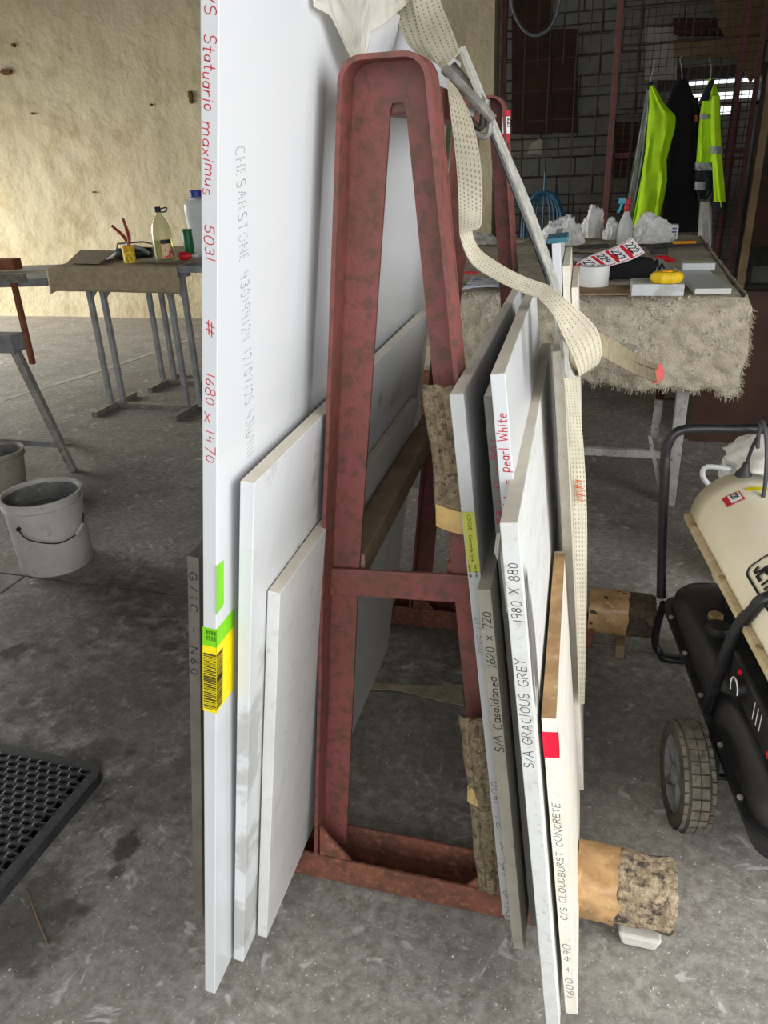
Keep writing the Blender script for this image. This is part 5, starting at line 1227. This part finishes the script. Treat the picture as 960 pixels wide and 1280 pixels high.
# logo frame
la0, la1, lt0, lt1, lw = .44, .76, .50, 1.12, .006
def dring(a0, a1, t0, t1, r):
    out = []
    for (ca, ct, s) in ((a1-r, t0+r/rr, 270), (a1-r, t1-r/rr, 0), (a0+r, t1-r/rr, 90), (a0+r, t0+r/rr, 180)):
        for i in range(5): t = radians(s+90*i/4); out.append((ca + r*cos(t), ct + r*sin(t)/rr))
    return out
ro = dring(la0, la1, lt0, lt1, .022); ri = dring(la0+lw, la1-lw, lt0+lw/rr, lt1-lw/rr, .018); q = MB()
q.add([drum_pt(a, t, .0032) for a, t in ro] + [drum_pt(a, t, .0032) for a, t in ri], [(i, (i+1) % 20, 20+(i+1) % 20, 20+i) for i in range(20)]); ob('logo_frame', q, M['print'], HT)
ob('logo_lettering', drum_text('JETFIRE', .465, lt0 + .16, .042, .0085, .95, 1), M['print'], HT, label='black JETFIRE lettering')
tg = drum_patch(.10, .155, .86, 1.22, M['redtag'], 'lot_tag', lab='red and white numbered sticker', skew=.0)
ORG[tg] = ORG[HT]
q = MB(); q.grid(4, 4, lambda u, v: drum_pt(.105 + .045*u, .97 + .22*v, .0034)); ob('tag_paper', q, M['paper'], tg)
q = MB(); w0 = drum_text('220', .108, 1.03, .016, .0032, .8, 1, e=.0040, track=.25); ob('tag_print', w0, M['print'], tg)
drum_patch(.09, .11, 1.35, 2.0, M['yellow'], 'yellow_tape')
# frame tubes
q = MB(); yb = HP(.0, -.035, .22)
path = curve([HP(.02, -.040, .235), HP(-.005, -.050, .40), HP(-.02, -.062, .60), HP(-.03, -.066, .68)], 4) + curve([HP(-.03, -.066, .70), HP(-.032, -.050, .742), HP(-.034, -.010, .758), HP(-.034, .1, .758)], 5) + [HP(-.034, .30, .758)] + curve([HP(-.034, .32, .758), HP(-.034, .362, .742), HP(-.034, .378, .70)], 4) + [HP(.02, .352, .235)]
q.tube(path, .014, 10); ob('rear_handle', q, M['black'], HT, smooth=True)
q = MB(); q.tube(curve([HP(.02, -.03, .215), HP(.0, -.036, .12), HP(-.005, -.034, .05), HP(.005, -.015, .016), HP(.03, .02, .013), HP(.03, .30, .013), HP(.0, .345, .05), HP(.02, .34, .215)], 5), .012, 10); ob('foot_loop', q, M['black'], HT, smooth=True)
hA = at(884, 885, 0, .300); hB1 = aY(906, 822, hA.y-.02); hB2 = aY(924, 782, hA.y-.03); hB3 = aY(941, 764, hA.y-.04); hB4 = aY(958, 748, hA.y-.045)
q = MB(); q.tube(curve([hA, hB1, hB2, hB3, hB4, hB4 + Vector((.10,.02,.03)), hB4 + Vector((.2,.03,-.02)), HP(.54, .345, .24)], 6), .015, 10); ob('front_handle', q, M['black'], HT, smooth=True)
q = MB(); q.bar(hA + Vector((0,0,-.03)), hA.lerp(hB1, .35), .006, .045); ob('handle_bracket', q, M['black'], HT)
# wheels
WR = .128
def wheel(b, a=.655):
    c = HP(a, b, WR); ax = -hb_ if b < bm else hb_; W_ = .07
    w = []
    q = MB(); n = 44; prof = [(WR*.72, W_*.5), (WR*.86, W_*.52), (WR*.95, W_*.46), (WR, W_*.30), (WR*1.005, 0), (WR, -W_*.30), (WR*.95, -W_*.46), (WR*.86, -W_*.52), (WR*.72, -W_*.5), (WR*.72, W_*.5)]
    q.lathe(prof, n, c, ax, cap=False); ty = ob('tyre', q, M['tyreside'], HT, smooth=.9)
    # tread blocks
    q = MB(); u = ax.cross(Vector((0,0,1))).normalized(); z_ = Vector((0,0,1))
    for k in range(30):
        t = 2*pi*k/30
        for j, (h0, h1) in enumerate(((-.034,-.021), (-.019,-.001), (.001,.019), (.021,.034))):
            tt = t + (.09 if j in (1, 2) else 0); d0 = tt; d1 = tt + 2*pi/30*.84
            P = []
            for r_ in (WR*.985, WR*1.03 - (.004 if j in (0, 3) else 0)):
                for (tq, hq) in ((d0,h0), (d1,h0), (d1,h1), (d0,h1)):
                    P.append(c + ax*hq + (u*cos(tq) + z_*sin(tq))*r_*(1 if j in (1,2) else .985))
            q.hexa(P)
    ob('tread', q, M['tyre'], ty)
    q = MB(); q.lathe([(WR*.74, W_*.46), (WR*.70, W_*.40), (WR*.66, W_*.2), (WR*.2, W_*.24)], 36, c, ax, cap=False); hb2 = ob('rim', q, M['hub'], HT, smooth=.7)
    for k in range(5):
        t = 2*pi*k/5 + .3; d = u*cos(t) + z_*sin(t); s = u*-sin(t) + z_*cos(t); q = MB()
        q.hexa([c + ax*W_*.18 + d*.02 - s*.016, c + ax*W_*.18 + d*.02 + s*.016, c + ax*W_*.18 + d*WR*.70 + s*.009, c + ax*W_*.18 + d*WR*.70 - s*.009, c + ax*W_*.38 + d*.02 - s*.012, c + ax*W_*.38 + d*.02 + s*.012, c + ax*W_*.44 + d*WR*.70 + s*.006, c + ax*W_*.44 + d*WR*.70 - s*.006]); ob('spoke', q, M['hub'], hb2)
    q = MB(); q.lathe([(.024, W_*.2), (.024, W_*.46), (.014, W_*.5), (.001, W_*.5)], 18, c, ax, cap=False); ob('hub_cap', q, M['hub'], hb2, smooth=.7)
    return c
cA = wheel(-.092); cB = wheel(.402)
q = MB(); q.tube([cA, cB], .008, 8); ob('axle', q, M['black'], HT)
for b in (-.03, .34):
    q = MB(); q.bar(HP(.655, b, WR-.02), HP(.62, b, .215), .02, .03); ob('axle_bracket', q, M['black'], HT)
# cord hung over the handle with its plug
cd = root('extension_lead', 'grey power cord with black plug hung over the heater handle', 'cord', HP(-.034, .1, .77))
c0 = aY(952, 531, 2.17)
q = MB(); q.tube(curve([aY(947, 560, 2.205), aY(948, 545, 2.2), aY(952, 527, 2.17), aY(957, 540, 2.14), aY(958.5, 570, 2.13), aY(956, 610, 2.08), aY(950, 640, 2.02), aY(955, 665, 1.97), aY(975, 690, 1.92)], 6), .0055, 8); ob('flex', q, M['cord'], cd, smooth=True)
q = MB(); a = aY(946.5, 548, 2.205); b = aY(935, 580, 2.21); b = aY(934, 582, 2.21); q.tube(curve([aY(948, 545, 2.2), aY(940, 560, 2.21), aY(934, 578, 2.21)], 5), .005, 8); ob('flex', q, M['blackm'], cd, smooth=True)
q = MB(); p = aY(933.5, 578, 2.21); q.lathe([(.008,0), (.012,.02), (.022,.034), (.023,.042), (.006,.043)], 14, p, Vector((-.1,0,-1))); ob('plug', q, M['blackm'], cd, smooth=.7)
for dx in (-.009, .009):
    q = MB(); q.box(p.x+dx-.003, p.x+dx+.001, p.y-.001, p.y+.001, p.z-.062, p.z-.04); ob('plug_pin', q, M['brass'], cd)
# white pail with a bag behind the heater
wp = aZ(975, 640, 0); wp = Vector((aY(957, 600, 2.75).x, 2.75, 0))
PL = root('white_pail', 'white lidded pail with handle behind the cream heater drum', 'pail', wp)
q = MB(); q.lathe([(.12,0), (.125,.01), (.145,.41), (.155,.412), (.155,.435), (.148,.437), (.148,.47), (.001,.47)], 36, wp); ob('body', q, M['hdpe'], PL, smooth=.7)
q = MB(); q.tube(curve([wp + Vector((-.13,-.07,.465)), wp + Vector((-.205,-.07,.47)), wp + Vector((-.215,-.07,.435)), wp + Vector((-.18,-.07,.395)), wp + Vector((-.13,-.08,.385))], 4), .009, 8); ob('handle', q, M['hdpe'], PL, smooth=True)
def pbag(u, v):
    A = 2*pi*u; b = pi/2*v; n = Vector((cos(A)*cos(b), sin(A)*cos(b), sin(b))); k = 1 + .25*fz(n.x, n.y, n.z+7, 2.6, 3)
    return wp + Vector((n.x*.15*k, n.y*.13*k, .471 + max(0, n.z*.1*k)))
q = MB(); q.grid(40, 14, pbag, closed_u=True); ob('folded_sack', q, M['rag'], smooth=.8, label='folded white sack lying on the lid of the pail', cat='sack')

# ------------------------------------------------------------------ stone chips, leaves and a stick on the floor
q = MB(); rnd = random.Random(21)
def chip(p, r):
    a = rnd.random()*6.3; d1 = Vector((cos(a), sin(a), 0))*r; d2 = Vector((-sin(a), cos(a), 0))*r*rnd.uniform(.3,.8)
    q.add([p-d1, p+d2, p+d1*rnd.uniform(.6,1), p-d2, p + Vector((0,0,r*.5))], [(0,1,4), (1,2,4), (2,3,4), (3,0,4), (3,2,1,0)])
for k in range(520):
    x, y = rnd.uniform(-1.6, .8), rnd.uniform(.45, 2.0)
    if (x < -1.2 and .4 < y < 1.4) or (x > .1 and y > 1.2) or (-.9 < x < .3 and 1.1 < y < 1.3): continue
    chip(Vector((x, y, .0004)), .0015 + .0045*rnd.random()**3)
for k in range(300):
    x, y = rnd.uniform(-4.5, -.9), rnd.uniform(1.6, 6.5)
    if x < -2.2 and 1.9 < y < 5.4: continue
    chip(Vector((x, y, .0004)), .002 + .007*rnd.random()**3)
ob('stone_chips', q, M['chip'], label='scattered pale stone chips on the concrete floor', cat='stone chips', kind='stuff')
q = MB(); q.tube([aZ(33, 1112, .003), aZ(45, 1145, .004), aZ(60, 1182, .003)], .002, 5); ob('thin_stick', q, M['timber'], label='thin dark stick lying on the floor by the rubber mat', cat='stick')
